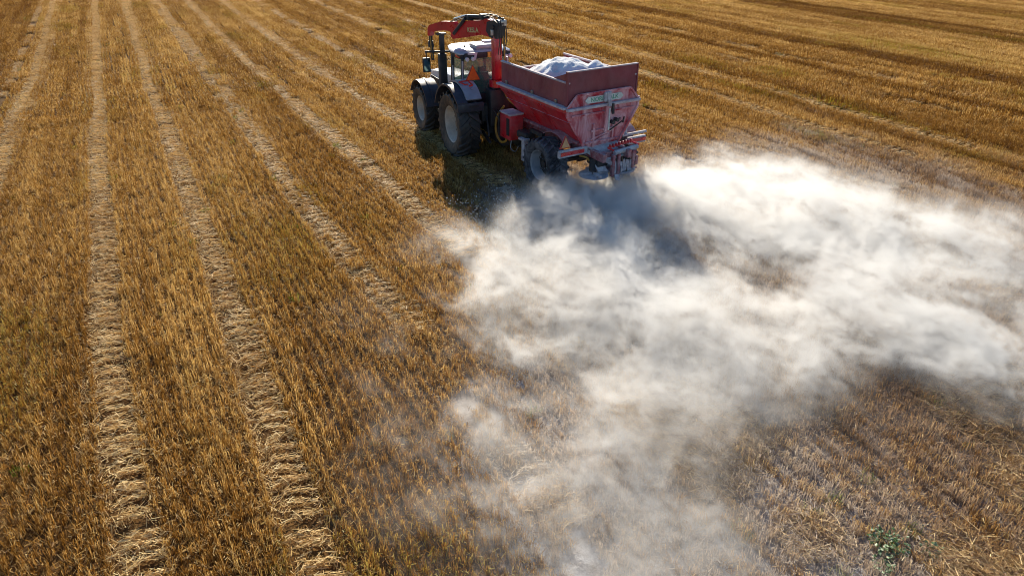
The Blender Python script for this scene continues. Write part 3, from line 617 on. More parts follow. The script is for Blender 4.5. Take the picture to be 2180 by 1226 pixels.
st = MB(); st.box((0, .95, 1.62), (.52, .5, .16), bev=.05).box((0, .72, 2.0), (.48, .14, .7), rot=(R(-6), 0, 0), bev=.05).box((0, .70, 2.42), (.28, .1, .16), bev=.03).build('seat', M['seat'], T, True)
sw = MB(); sw.bar((0, 1.72, 1.4), (0, 1.55, 1.85), .12).lathe([(.19, -.012), (.205, 0), (.19, .012), (.178, 0)], (0, 1.5, 1.92), 'Z', 24, True).box((0, 1.7, 1.75), (.5, .2, .22), bev=.04).box((.5, 1.0, 1.75), (.2, .6, .3), bev=.04)
sw.build('steering_wheel', M['seat'], T, True)
rf = MB(); rings = []
for k, (gx_, z) in enumerate(((1.09, 2.965), (1.09, 3.00), (.97, 3.055), (.70, 3.08))):
    ps_ = []
    n_ = len(CB)
    for i, (x, y) in enumerate(CB): ps_.append((x * gx_, 1.14 + (y - 1.14) * gx_ * (1.08 if y > 1.5 else 1.0)))
    # round the corners
    ro = []
    for i in range(n_):
        a, c_, d_ = Vector(ps_[i - 1]), Vector(ps_[i]), Vector(ps_[(i + 1) % n_]); ro += [c_.lerp(a, .16), c_.lerp((a + d_) / 2, .06), c_.lerp(d_, .16)]
    rings.append([rf.bm.verts.new((p.x, p.y, z)) for p in ro])
for A, B in zip(rings, rings[1:]):
    for i in range(len(A)): rf.bm.faces.new((A[i], A[(i + 1) % len(A)], B[(i + 1) % len(A)], B[i]))
rf.bm.faces.new(rings[0][::-1]); rf.bm.faces.new(rings[-1])
roof = rf.build('cab_roof', M['white'], T, True)
ru = MB(); rings = []
for gx_, z in ((.98, 2.86), (1.06, 2.90), (1.06, 2.962)): rings.append([ru.bm.verts.new((x * gx_, 1.14 + (y - 1.14) * gx_ * (1.06 if y > 1.5 else 1.0), z)) for x, y in CB])
for A, B in zip(rings, rings[1:]):
    for i in range(6): ru.bm.faces.new((A[i], A[(i + 1) % 6], B[(i + 1) % 6], B[i]))
ru.bm.faces.new(rings[0][::-1]); ru.bm.faces.new(rings[-1]); ru.build('roof_underside', M['black'], roof)
MB().box((.06, .74, 3.13), (.72, .58, .15), bev=.06).build('roof_hatch', M['silver'], roof, True)
MB().box((.28, .86, 3.225), (.34, .26, .06), bev=.02).build('hatch_cover', M['white'], roof, True)
MB().box((.0, .335, 2.93), (1.45, .05, .16), bev=.02).build('roof_rear_panel', M['black'], roof, True)
vv_ = MB(); vv_.plate([(-.62, .31, 3.02), (-.30, .31, 3.02), (-.36, .31, 2.80), (-.42, .31, 2.80), (-.40, .31, 2.95), (-.62, .31, 2.97)], .03).build('roof_trim', M['white'], roof)
for x in (-.66, -.47, .66, .80): MB().cyl((x, .33, 2.85), (x, .24, 2.84), .055, .06, n=14).build('work_lamp', M['lens'], roof, True)
MB().box((-.83, .62, 2.90), (.07, .26, .09), rot=(0, 0, R(8)), bev=.02).build('marker_lamp', M['lampred'], roof, True)
pl = MB().box((.16, .285, 2.93), (.26, .02, .16), bev=.005).build('number_plate', M['plate'], roof)
MB().m(M['plate_dark']).box((.16, .272, 2.93), (.10, .006, .10)).build('plate_mark', M['plate_dark'], pl)
b_ = MB().cyl((-.45, 1.0, 3.05), (-.45, 1.0, 3.13), .035, n=10).build('antenna_base', M['black'], roof, True)
MB().cyl((.72, .60, 3.05), (.73, .60, 3.75), .006, n=5).build('antenna', M['black'], roof)
# mirrors
for s in (-1, 1):
    mr = MB().bar((s * .58, 1.86, 2.82), (s * 1.42, 2.02, 2.84), .05, .06).bar((s * 1.38, 2.02, 2.84), (s * 1.38, 2.02, 2.62), .03).box((s * 1.38, 2.04, 2.42), (.26, .10, .46), bev=.03).build('mirror', M['black'], T, True)
    MB().box((s * 1.38, 1.985, 2.42), (.20, .01, .38)).build('mirror_glass', M['mirror'], mr)
# door step, posts
b_ = MB(); b_.box((-.98, 1.55, .72), (.3, .42, .04)).box((-.98, 1.55, 1.02), (.28, .42, .04)).bar((-1.1, 1.36, .5), (-1.0, 1.36, 1.3), .04).bar((-1.1, 1.74, .5), (-1.0, 1.74, 1.3), .04).build('door_step', M['black'], T)
pst = MB(); pst.box((-.80, 2.12, 1.85), (.26, .22, 1.75), bev=.04).box((-.78, 2.16, 3.02), (.15, .14, .66), bev=.02).box((-.8, 2.16, 3.33), (.3, .2, .05)).box((-.7, 2.1, 1.1), (.5, .3, .3), bev=.03)
pst.build('boom_rest_post', M['black'], T, True)
# drawbar hook, linkage and hoses at the back
lk = MB(); lk.bar((-.45, -.3, .75), (-.5, -1.05, .6), .07).bar((.45, -.3, .75), (.5, -1.05, .6), .07).bar((-.35, -.4, 1.45), (-.5, -.95, .75), .05).bar((.35, -.4, 1.45), (.5, -.95, .75), .05).box((0, -.85, .5), (.25, .5, .12), bev=.02).build('rear_linkage', M['chassis'], T, True)
tr = MB().m(M['tri_rim']).plate([(-.89, -.12, 2.30), (-.41, -.12, 2.30), (-.65, -.12, 2.76)], .03)
tr = tr.build('warning_triangle', M['tri_rim'], T)
MB().plate([(-.86, -.145, 2.315), (-.44, -.145, 2.315), (-.65, -.145, 2.725)], .012).build('triangle_face', M['tri'], tr)
MB().cyl((-.65, -.09, 1.9), (-.65, -.09, 2.4), .02, n=6).build('triangle_post', M['black'], tr)
# crane
cr = MB(); cr.box((-.04, -.56, 1.55), (.62, .42, 1.1), bev=.04).box((-.04, -.5, 2.16), (.42, .42, .16), bev=.05)
cr = cr.build('crane_base', M['black'], T, True)
ms = MB(); ms.cyl((-.04, -.56, 2.16), (-.04, -.56, 2.36), .24, n=24).m(M['crane'])
ms.box((-.04, -.56, 2.98), (.27, .25, 1.32), bev=.04).cyl((-.04, -.56, 2.22), (-.04, -.56, 2.36), .20, .17, n=20)
mast = ms.build('crane_mast', M['crane'], cr, True)
BD = Vector((-.95, 3.2, 0)).normalized(); BX = Vector((BD.y, -BD.x, 0))       # boom bearing
def bp_(t, z, o=0.0): return Vector((-.04, -.56, 0)) + BD * t + BX * o + Vector((0, 0, z))
def side_plate(mb, prof, wd):      # prof of (t, z) in the boom plane
    return mb.plate([bp_(t, z) for t, z in prof], wd)
kn = MB(); side_plate(kn, [(-.20, 3.56), (.14, 3.56), (.30, 3.72), (.26, 3.98), (-.05, 4.06), (-.26, 3.98)], .30); kn.cyl(bp_(-.02, 3.86, -.2), bp_(-.02, 3.86, .2), .07, n=14)
kn.build('crane_head', M['black'], cr, True)
mb_ = MB(); side_plate(mb_, [(.02, 3.78), (.10, 4.02), (.35, 4.06), (.62, 3.98), (1.25, 3.90), (1.75, 3.78), (2.05, 3.52), (2.12, 3.36), (2.0, 3.28), (1.3, 3.42), (.55, 3.58), (.25, 3.56)], .20)
main = mb_.build('main_boom', M['crane'], cr, True); 
ob = MB(); side_plate(ob, [(1.92, 3.40), (1.85, 3.62), (1.95, 3.80), (2.6, 3.74), (3.25, 3.56), (3.36, 3.46), (3.38, 3.22), (3.26, 3.22), (3.2, 3.36), (2.5, 3.48), (2.15, 3.50), (2.05, 3.38)], .17)
outer = ob.build('outer_boom', M['crane'], cr, True)
cyl_ = MB(); cyl_.cyl(bp_(.45, 4.10, -.06), bp_(1.35, 4.02, -.06), .045, n=14).cyl(bp_(.5, 4.02, .10), bp_(1.2, 3.96, .10), .045, n=12).cyl(bp_(1.3, 3.96, -.13), bp_(1.9, 3.46, -.13), .05, n=12).box(bp_(1.25, 3.98), (.22, .22, .14), bev=.03).box(bp_(.55, 4.08), (.26, .2, .16), bev=.03)
cyl_.build('lift_cylinder', M['black'], cr, True)
MB().cyl(bp_(1.3, 4.05, -.06), bp_(1.95, 3.88, -.06), .028, n=10).cyl(bp_(1.15, 4.01, .1), bp_(1.5, 3.95, .1), .03, n=10).build('piston_rod', M['chrome'], cr, True)
hz_ = MB()
for o_, dz in ((-.13, 0), (-.05, .05), (.06, .03), (.13, -.02)):
    hz_.tube([bp_(-.22, 3.1, o_), bp_(-.30, 3.6, o_), bp_(-.22, 4.02 + dz, o_), bp_(.15, 4.14 + dz, o_), bp_(.6, 4.06 + dz, o_ * .9), bp_(1.2, 4.02 + dz, o_ * .8), bp_(1.7, 3.92 + dz, o_ * .8), bp_(2.1, 3.78, o_ * .8)], .014, 6)
hz_.build('boom_hoses', M['hose'], cr, True)
vb = MB(); vb.box(bp_(-.16, 3.98, .06), (.26, .2, .16), bev=.02).box(bp_(-.02, 3.72, -.17), (.12, .06, .16), bev=.01)
for k in range(4): vb.cyl(bp_(-.2 + .07 * k, 4.05, .1), bp_(-.2 + .07 * k, 4.12, .1), .022, n=8)
vb.build('valve_block', M['steel'], cr, True)
gr_ = MB(); gr_.bar(bp_(3.32, 3.26), bp_(3.34, 3.02), .10, .12, bev=.02).cyl(bp_(3.34, 3.05), bp_(3.34, 2.86), .085, n=14).box(bp_(3.34, 2.92), (.16, .2, .14), bev=.03).bar(bp_(3.3, 2.9), bp_(3.28, 2.45), .09, .12, bev=.02)
gr_.build('crane_rotator', M['black'], cr, True)
MB().tube([bp_(3.26, 3.2, -.06), bp_(3.2, 2.95, -.1), bp_(3.2, 2.7, -.08), bp_(3.26, 2.45, 0)], .02, 6).build('rotator_hose', M['yellow'], cr, True)
text_part('boom_lettering', 'KESLA', .19, M['cream'], cr, frame_matrix(bp_(.98, 3.66, -.106), -BD + Vector((0, 0, .1)), -BX))
yh = MB(); yh.tube([(.10, -.72, 3.62), (.12, -.78, 3.1), (.10, -.78, 2.6), (.14, -.82, 2.1), (.2, -1.0, 1.75)], .024, 7).tube([(-.02, -.74, 2.35), (.05, -.8, 2.15), (.14, -.95, 1.85), (.25, -1.2, 1.7)], .03, 7).tube([(.2, -.7, 2.5), (.24, -.8, 2.2), (.2, -.9, 1.9), (.3, -1.15, 1.8)], .024, 7)
yh.build('hydraulic_hose', M['yellow'], T, True)
MB().box((.18, -.60, 2.78), (.26, .05, .04)).box((.30, -.56, 2.85), (.05, .1, .3), bev=.01).build('control_bracket', M['silver'], T)
bh = MB()
for k in range(5): bh.tube([(-.3 + .13 * k, -.45, 1.5), (-.3 + .13 * k, -.8, 1.55 - .05 * k), (-.15 + .1 * k, -1.1, 1.2), (-.1 + .1 * k, -1.4, 1.25)], .018, 6)
bh.build('rear_hoses', M['hose'], T, True)

# ------------------------------------------------------------ lime spreader trailer
S = empty('lime_spreader', (10.65, 15.68, 0), R(3))
tag(S, 'red lime spreader trailer with maroon side boards, throwing white dust behind the tractor', 'trailer')
for s in (-1, 1): make_wheel(S, (s * 1.22, 0, .70), s, .74, .60, .42, M['tyre_dusty'], M['rim_dusty'], 22)
MB().cyl((-1.1, 0, .70), (1.1, 0, .70), .08, n=12).box((0, 0, .70), (.3, .2, .2)).build('axle', M['chassis'], S, True)
ch = MB(); ch.box((-.42, .5, 1.16), (.12, 4.2, .22), bev=.01).box((.42, .5, 1.16), (.12, 4.2, .22), bev=.01)
for y in (-1.3, .1, 1.2, 2.4): ch.box((0, y, 1.14), (.9, .12, .16))
ch.bar((-.3, 2.4, 1.1), (-.55, 3.3, .78), .12, .18).bar((.3, 2.4, 1.1), (-.5, 3.3, .78), .12, .18)
ch.build('chassis', M['frame'], S)
MB().tube([(-.3, 2.3, .95), (-.5, 2.8, .8), (-.75, 3.4, .95)], .05, 10).build('drive_shaft', M['hose'], S, True)
# hopper shell
yr, yf = -.90, 2.45; zr, zb2 = 2.43, 1.42
hp = MB()
def quad(mb, a, b_, c_, d_, t=.03): mb.plate([a, b_, c_, d_], t)
for s in (-1, 1):
    quad(hp, (s * 1.05, yr, zr), (s * 1.05, yf, zr), (s * 1.05, yf, zr - .13), (s * 1.05, yr, zr - .13))
    quad(hp, (s * 1.05, yr, zr - .13), (s * 1.05, yf, zr - .13), (s * .50, yf - .42, zb2), (s * .50, yr, zb2))
quad(hp, (-1.05, yf, zr), (1.05, yf, zr), (1.05, yf, zr - .13), (-1.05, yf, zr - .13))
quad(hp, (-1.05, yf, zr - .13), (1.05, yf, zr - .13), (.50, yf - .42, zb2), (-.50, yf - .42, zb2))
hp.box((0, .6, zb2 - .06), (1.0, 3.05, .12))
hop = hp.build('hopper', M['red'], S)
for s in (-1, 1):
    for y in (.25, 1.15): MB().bar((s * 1.075, y, zr - .14), (s * .53, y - .06, zb2 + .02), .06, .035).build('side_rib', M['red'], hop)
    MB().box((s * 1.08, (yr + yf) / 2, zr + .0), (.17, yf - yr + .08, .06), bev=.01).build('hopper_rim', M['rimedge'], hop)
    MB().bar((s * .56, yr, zb2 - .02), (s * .56, yf - .3, zb2 - .02), .09, .06).build('lower_rail', M['frame'], hop)
rp = MB(); yq = yr - .03
rp.plate([(-1.07, yq, zr), (-.80, yq, 2.73), (.80, yq, 2.73), (1.07, yq, zr), (1.07, yq, 2.22), (.52, yq, 1.30), (-.52, yq, 1.30), (-1.07, yq, 2.22)], .04)
rear = rp.build('rear_panel', M['red_rear'], S)
e = MB(); yy_ = yq - .045
for a, c_ in (((-1.07, zr), (-.80, 2.74)), ((-.80, 2.74), (.80, 2.74)), ((.80, 2.74), (1.07, zr)), ((-1.07, 2.22), (-.52, 1.30)), ((1.07, 2.22), (.52, 1.30)), ((-1.07, zr), (-1.07, 2.22)), ((1.07, zr), (1.07, 2.22))): e.bar((a[0], yy_, a[1]), (c_[0], yy_, c_[1]), .05, .05)
e.build('panel_edge', M['red_rear'], rear)
MB().box((0, yq - .07, zr - .03), (2.2, .12, .07), bev=.015).build('cross_ledge', M['rimedge'], rear, True)
MB().box((0, yq - .05, zr - .22), (1.9, .05, .05), bev=.01).build('cross_ledge', M['red_rear'], rear, True)
e = MB(); e.box((-.27, yq - .05, 1.62), (.06, .07, .62), bev=.01).box((.32, yq - .05, 1.66), (.05, .07, .5), bev=.01).box((.10, yq - .06, 2.05), (.14, .10, .78), bev=.02).box((-.02, yq - .05, 1.74), (.66, .06, .05)).box((0, yq - .06, 1.44), (1.0, .06, .05)).bar((-.35, yq - .07, 1.52), (.34, yq - .07, 1.70), .025).bar((-.30, yq - .07, 1.42), (.15, yq - .07, 1.60), .025)
e.build('panel_stiffener', M['red_rear'], rear)
e = MB(); e.bar((.22, yq - .13, 2.42), (.24, yq - .13, 2.14), .06, .05).cyl((.22, yq - .12, 1.93), (.46, yq - .16, 2.0), .02, n=8).cyl((.24, yq - .07, 1.92), (.24, yq - .20, 1.92), .05, n=12).cyl((.36, yq - .07, 1.97), (.36, yq - .20, 1.97), .05, n=12).bar((.20, yq - .1, 1.70), (.60, yq - .12, 1.92), .025).bar((.60, yq - .1, 1.84), (.61, yq - .12, 2.0), .03)
e.build('shutter_lever', M['black'], rear)
MB().cyl((.14, yq - .12, 1.72), (.14, yq - .12, 2.3), .022, n=8).build('shutter_rod', M['signwhite'], rear)
MB().box((.08, yq - .07, 2.60), (.2, .1, .26), bev=.03).bar((.08, yq - .1, 2.72), (.12, yq - .14, 2.36), .09, .06).build('latch_bracket', M['limed'], rear)
sg = MB(); sg.plate([(-.56, yq - .035, 2.56), (-.48, yq - .035, 2.65), (.52, yq - .035, 2.65), (.60, yq - .035, 2.56), (.52, yq - .035, 2.48), (-.48, yq - .035, 2.48)], .012)
sg = sg.build('maker_sign', M['signwhite'], rear)
text_part('sign_lettering', 'NORDKALK', .155, M['green'], sg, frame_matrix((.02, yq - .044, 2.563), (1, 0, 0), (0, -1, 0)), .002)
# boards
def boardset():
    for s in (-1, 1):
        bd = MB().box((s * 1.0, (yr + yf) / 2 + .0, 2.74), (.045, yf - yr - .06, .60)).build('side_board', M['board'], S)
        MB().box((s * 1.0, (yr + yf) / 2, 3.045), (.075, yf - yr, .045), bev=.01).build('board_cap', M['rimedge'], bd)
        for y in (-.4, .75, 2.1): MB().box((s * 1.035, y, 2.5), (.05, .09, .12), bev=.01).build('board_clamp', M['steel'], bd)
        MB().plate([(s * .985, yr + .04, 2.5), (s * .985, yr + .04, 3.30), (s * .985, yr + .72, 3.06), (s * .985, yr + .72, 2.5)], .03).build('corner_gusset', M['board'], bd)
    rb = MB().box((0, yr + .03, 2.88), (2.06, .05, .86)).build('rear_board', M['board'], S)
    MB().box((0, yr + .03, 3.32), (2.08, .07, .03), bev=.008).build('board_cap', M['rimedge'], rb)
    for s in (-1, 1): MB().box((s * 1.035, yr + .03, 2.9), (.035, .09, .86)).build('corner_post', M['board'], rb)
    fb = MB().box((0, yf - .04, 2.62), (1.96, .05, .36)).build('front_board', M['board'], S)
    MB().box((0, yf - .04, 2.81), (1.96, .07, .03)).build('board_cap', M['rimedge'], fb)
boardset()
# tool box, tank, jack, hoses at the front left
tb = MB().box((-1.02, 2.15, 1.22), (.46, .62, .74), bev=.04).build('tool_box', M['red'], S, True)
MB().box((-1.02, 2.15, 1.61), (.48, .64, .05), bev=.015).build('box_lid', M['rimedge'], tb)
e = MB(); e.tube([(-1.27, 2.4, .86), (-1.29, 2.42, .9), (-1.29, 2.42, 1.55), (-1.27, 2.38, 1.62)], .018, 6).box((-1.26, 1.95, 1.25), (.03, .14, .5)); e.build('box_strap', M['black'], tb)
MB().tube([(-1.2, 1.85, .86), (-1.25, 1.8, .66), (-1.25, 1.55, .62), (-1.2, 1.45, .80)], .016, 6).build('step_loop', M['steel'], S, True)
MB().tube([(-1.0, 2.6, 1.7), (-1.12, 2.85, 1.3), (-1.14, 2.85, .85), (-1.12, 2.62, .62), (-1.1, 2.35, .70), (-1.1, 2.3, .85)], .035, 9).build('return_hose', M['yellow'], S, True)
MB().box((-1.28, .98, .82), (.14, .16, .62), bev=.02).box((-1.28, 1.02, 1.14), (.2, .3, .06)).build('jack_stand', M['limed'], S)
MB().box((-1.1, 1.2, 1.2), (.34, .5, .2), bev=.04).box((-1.0, .75, 1.35), (.1, .6, .1)).build('hydraulic_tank', M['chassis'], S, True)
for xa, xb in ((-1.0, -.55), (.55, 1.5)):
    fg = MB(); band(fg, arc(0, .70, .86, 50, 130, 8), xa, xb, .02); fg.build('mudguard', M['frame'], S, True)
# light bars
for s in (-1, 1):
    bx = -1.02 if s < 0 else 1.15; ln = .92 if s < 0 else .62
    lb = MB().box((bx, -.98, 1.27), (ln, .10, .20), bev=.02).build('light_bar', M['limed'], S, True)
    MB().box((bx + (-.04 if s < 0 else .0), -1.035, 1.275), (ln * .82, .02, .10)).build('reflector', M['reflector'], lb)
    MB().box((bx + (-.36 if s < 0 else .22), -1.05, 1.275), (.12, .02, .09)).build('tail_lamp', M['lampred'], lb)
    MB().bar((s * .5, -.9, 1.2), (s * 1.1, -.9, 1.24), .08).build('light_bar_arm', M['frame'], lb)
MB().box((1.06, -.98, 1.46), (.86, .08, .07), bev=.02).box((.78, -.9, 1.55), (.1, .08, .2)).build('guard_rail', M['limed'], S, True)
tr = MB().plate([(-1.42, -.93, 1.40), (-1.06, -.93, 1.40), (-1.24, -.93, 1.74)], .03).build('warning_triangle', M['tri_rim'], S)
MB().plate([(-1.375, -.955, 1.425), (-1.105, -.955, 1.425), (-1.24, -.955, 1.69)], .012).build('triangle_face', M['tri_old'], tr)
# spreading gear
dk = MB(); dk.plate([(-.50, -.92, 1.30), (.55, -.92, 1.34), (.42, -1.42, 1.08), (-.10, -1.42, 1.02)], .04).bar((-.50, -.95, 1.20), (-.02, -1.46, .92), .07, .10).bar((.55, -.95, 1.25), (.66, -1.46, .98), .07, .10)
dk.build('chute_deck', M['limed'], S)
fr_ = MB(); 
for x in (-.02, .16, .66): fr_.box((x, -1.46, .86), (.09, .10, .62), bev=.02)
fr_.box((.30, -1.46, .60), (.75, .08, .06)).box((.66, -1.46, 1.1), (.12, .14, .2), bev=.02); fr_.build('chute_frame', M['frame'], S, True)
MB().cyl((.02, -1.44, 1.20), (.80, -1.44, 1.26), .065, n=16).build('cross_tube', M['limed'], S, True)
cb = MB().bar((-.10, -1.30, 1.32), (.72, -1.30, 1.40), .04)
for k in range(8): cb.box((-.02 + .1 * k, -1.30, 1.345 + .009 * k), (.035, .07, .09))
cb.bar((.68, -1.3, 1.38), (.86, -1.44, 1.30), .04).bar((-.1, -1.3, 1.32), (.1, -1.46, 1.22), .04)
cb.build('chain_bar', M['crane'], S)
cu_ = MB()
for k in range(9): cu_.box((.06 + .075 * k, -1.47 + .01 * (k % 3), .76 - .02 * (k % 4)), (.06, .015, .44), rot=(R(4 * (k % 3 - 1)), R(3 * ((k * 7) % 3 - 1)), 0))
cu_.build('rubber_curtain', M['limed'], S)
bl = MB(); bl.cyl((-.45, -1.15, .66), (-.45, -1.15, 1.05), .10, n=14).cyl((.45, -1.15, .66), (.45, -1.15, 1.05), .10, n=14).box((0, -1.1, .98), (1.1, .22, .16), bev=.03).box((-.25, -1.2, .95), (.36, .25, .24), bev=.04).build('disc_drive', M['chassis'], S, True)
for s in (-1, 1):
    d_ = MB(); d_.cyl((s * .45, -1.2, .60), (s * .45, -1.2, .63), .40, n=32); d_.build('spinner_disc', M['limed'], S, True)
    v_ = MB()
    for k in range(4):
        a = k * math.pi / 2 + .4 * s; v_.bar((s * .45 + .08 * math.cos(a), -1.2 + .08 * math.sin(a), .66), (s * .45 + .42 * math.cos(a + .2), -1.2 + .42 * math.sin(a + .2), .66), .10, .07)
    v_.build('disc_vane', M['limed'], S, False)
MB().plate([(-.46, -1.15, .98), (-.18, -1.15, .98), (-.12, -1.38, .70), (-.44, -1.38, .74)], .03).plate([(.02, -1.5, .62), (.22, -1.5, .58), (.14, -1.62, .46), (-.02, -1.6, .5)], .03).build('deflector_plate', M['limed'], S)
MB().tube([(-.72, -.9, 1.1), (-.62, -1.05, 1.08), (-.5, -1.1, .95)], .03, 7).build('drive_hose', M['yellow'], S, True)
rs_ = MB().box((1.0, -1.2, .78), (.10, .12, .26), bev=.02).bar((.95, -1.0, 1.2), (1.0, -1.2, .8), .04).box((.8, -1.25, .62), (.3, .2, .03), rot=(0, R(8), 0)).build('edge_deflector', M['frame'], S, True)

# ------------------------------------------------------------ heap of lime in the trailer
n = 70; hv = []; 
for j in range(n + 1):
    for i in range(n + 1):
        x = -.955 + 1.91 * i / n; y = yr + .08 + (yf - yr - .16) * j / n
        hv.append((x, y))
hv = np.array(hv); hx, hy = hv[:, 0], hv[:, 1]
nz = fbm(hx * 2.2 + 4, hy * 2.2, hx * 0 + 1, 3) - .5; nf = fbm(hx * 8, hy * 8, hx * 0 + 3, 4) - .5
d1 = np.hypot((hx - .15) / 1.2, (hy - 1.05) / 1.35); d2 = np.hypot((hx - .8) / .8, (hy - .5) / 1.0)
hzv = 2.40 + np.maximum(.86 * np.exp(-d1 ** 2 * 1.15), .80 * np.exp(-d2 ** 2 * 1.6)) + .30 * nz + .07 * nf
hzv = np.minimum(hzv, 3.42)
hb = bpy.data.meshes.new('lime_heap'); i0 = (np.arange(n)[:, None] * (n + 1) + np.arange(n)[None]).reshape(-1)
q_ = np.stack([i0, i0 + 1, i0 + n + 2, i0 + n + 1], -1)
top = np.stack([hx, hy, hzv], 1); nv0 = len(top); bot = np.stack([np.clip(hx, -.9, .9), hy, np.full(nv0, 2.0)], 1)
hb.from_pydata(np.concatenate([top, bot]).tolist(), [], q_.tolist() + (q_[:, ::-1] + nv0).tolist())
hb.materials.append(M['lime'])
for p in hb.polygons: p.use_smooth = True
heap = bpy.data.objects.new('lime_heap', hb); COL.objects.link(heap); heap.location = S.matrix_world @ Vector((-.075, 0, 0)) if False else Vector(S.location) + Vector((-.075, -.004, 0)); heap.rotation_euler = S.rotation_euler
heap.scale.x = 1.09
HOPX = [o for o in S.children if o.name.split('.')[0] in ('hopper', 'rear_panel', 'side_board', 'rear_board', 'front_board')]
for o in HOPX: o.scale.x = 1.09; o.location.x = -.075
tag(heap, 'white heap of ground lime piled inside the maroon boards of the trailer', 'lime heap')

# ------------------------------------------------------------ leafy weed at the bottom right, green tufts, thrown granules
def weed(loc, n, rad, hgt, label, seed, grp=None):
    rr = random.Random(seed); root = empty('weed_plant', loc); tag(root, label, 'plant', grp)
    lf = MB(); stt = MB()
    for k in range(n):
        a = rr.uniform(0, 6.28); r_ = rad * rr.random() ** .6; z = hgt * rr.uniform(.35, 1); c_ = Vector((r_ * math.cos(a), r_ * math.sin(a), z)); d = Vector((math.cos(a + rr.uniform(-.9, .9)), math.sin(a + rr.uniform(-.9, .9)), rr.uniform(-.3, .5))).normalized()
        l = rr.uniform(.03, .065); sd_ = d.cross(Vector((rr.uniform(-.4, .4), rr.uniform(-.4, .4), 1))).normalized() * l * .42; nn_ = d.cross(sd_).normalized() * l * .12
        p0 = c_; p = [p0, p0 + d * l * .5 + sd_ + nn_, p0 + d * l, p0 + d * l * .5 - sd_ + nn_]; vs = [lf.bm.verts.new(x) for x in p]; m_ = lf.bm.verts.new(p0 + d * l * .5)
        n0 = len(lf.bm.faces)
        for i in range(4): lf.bm.faces.new((vs[i], vs[(i + 1) % 4], m_))
        if k % 5 == 0: stt.bar((r_ * .3 * math.cos(a), r_ * .3 * math.sin(a), 0), c_, .006)
    lo = lf.build('leaves', M['leaf'], root); stt.build('stem', M['leaf'], root); return root
m, nt, b = nodemat('dusty_leaf'); c = mixc(nt, noise(nt, N(nt, 'ShaderNodeTexCoord').outputs['Object'], 22, 3, .5, .48, .66), (.045, .10, .016), (.30, .36, .22)); L(nt, c, b.inputs['Base Color']); b.inputs['Roughness'].default_value = .5
M['leaf'] = m
weed((6.89, 2.95, 0), 150, .22, .14, 'bushy green weed with lime whitened leaves at the bottom right', 3)
weed((6.55, 2.75, 0), 40, .12, .12, 'small green weed just left of the bushy one at the bottom right', 5)
weed((7.28, 2.62, 0), 36, .11, .11, 'small green weed just right of the bushy one at the bottom right', 6)
def lumps(name, X, Y, Z, s0, label):
    n = len(X); vid = np.zeros(n, int)
    o_ = np.array([[1, 0, 0], [-1, 0, 0], [0, 1, 0], [0, -1, 0], [0, 0, 1], [0, 0, -1]], float)
    qs = []
    for a, b_, c_, d_ in ((0, 2, 4, 3), (1, 3, 4, 2), (0, 3, 5, 2), (1, 2, 5, 3), (0, 4, 2, 4), ):
        qs.append(o_[[a, b_, c_, d_]])
    q = np.array(qs[:4]) * 1.0
    sc = s0 * rng.uniform(.5, 1.6, n)[:, None] * rng.uniform(.7, 1.3, (n, 3)); rot = rng.uniform(0, 3, (n, 3))
    return scatter(name, [(q, np.full(len(q), .5))], dict(loc=np.stack([X, Y, Z], 1), rot=rot, scl=sc, vid=vid), {}, M['lime'], label, 'lime granules')
n = 2600; X = rng.normal(7.7, .9, n); Y = rng.normal(13.9, .9, n) ; lumps('lime_granules', X, Y, np.abs(rng.normal(.12, .18, n)), .011, 'white lime granules scattered on the shaded stubble left of the trailer wheel')

# ------------------------------------------------------------ the drifting lime dust (a real volume)
VX0, VX1, VY0, VY1, VZ0, VZ1 = .5, 22.5, 1.6, 16.2, .0, 1.3
ST = .042
cx, cyy, cz = [int(round((b_ - a_) / ST)) + 1 for a_, b_ in ((VX0, VX1), (VY0, VY1), (VZ0, VZ1))]
ax = (VX0 + np.arange(cx) * ST).astype(np.float32); ay = (VY0 + np.arange(cyy) * ST).astype(np.float32); az = (VZ0 + np.arange(cz) * ST).astype(np.float32)
X2, Y2 = np.meshgrid(ax, ay, indexing='ij')
wx = (fbm(X2 * .55, Y2 * .55, X2 * 0 + 1, 4) - .5); wy = (fbm(X2 * .55 + 20, Y2 * .55 + 9, X2 * 0 + 5, 4) - .5)
PUFFS += [(15.8, 7.6, 1.3, 1.6, 1.1, .6), (14.6, 5.2, 1.1, 1.2, 1.2, .55), (12.4, 3.7, .9, .8, 1.25, .5), (2.6, 6.6, 1.0, 1.6, .4, .10), (3.0, 8.6, .9, 1.4, .4, .12), (3.2, 5.9, 1.3, 1.3, .6, .15), (4.7, 5.8, 1.2, 1.0, .7, .14), (3.5, 4.7, 1.3, .6, .6, .15), (4.3, 8.2, 1.1, 1.5, .5, .18), (5.8, 6.0, 1.0, .9, .8, .15)]
tau = dust_tau(X2 + 1.3 * wx, Y2 + 1.3 * wy)
edge = fbm(X2 * .9, Y2 * .9, X2 * 0 + 3, 4)
rad = np.hypot(X2 - 11.2, Y2 - 15.6); th = np.arctan2(X2 - 11.2, -(Y2 - 15.6))
# a thin continuous veil fanning out from the spreader, under the thick banks
veil = .33 * sstep(.6, 3.8, X2 - .32 * (Y2 - 4.0) - .6 + 1.5 * wx) * sstep(14.4, 12.5, Y2 + .8 * wy) * sstep(15.5, 10.5, X2 + 1.5 * wy) * (1 - .93 * sstep(4.7, 6.2, X2 + .8 * wx) * sstep(5.9, 4.7, Y2 + .8 * wy))
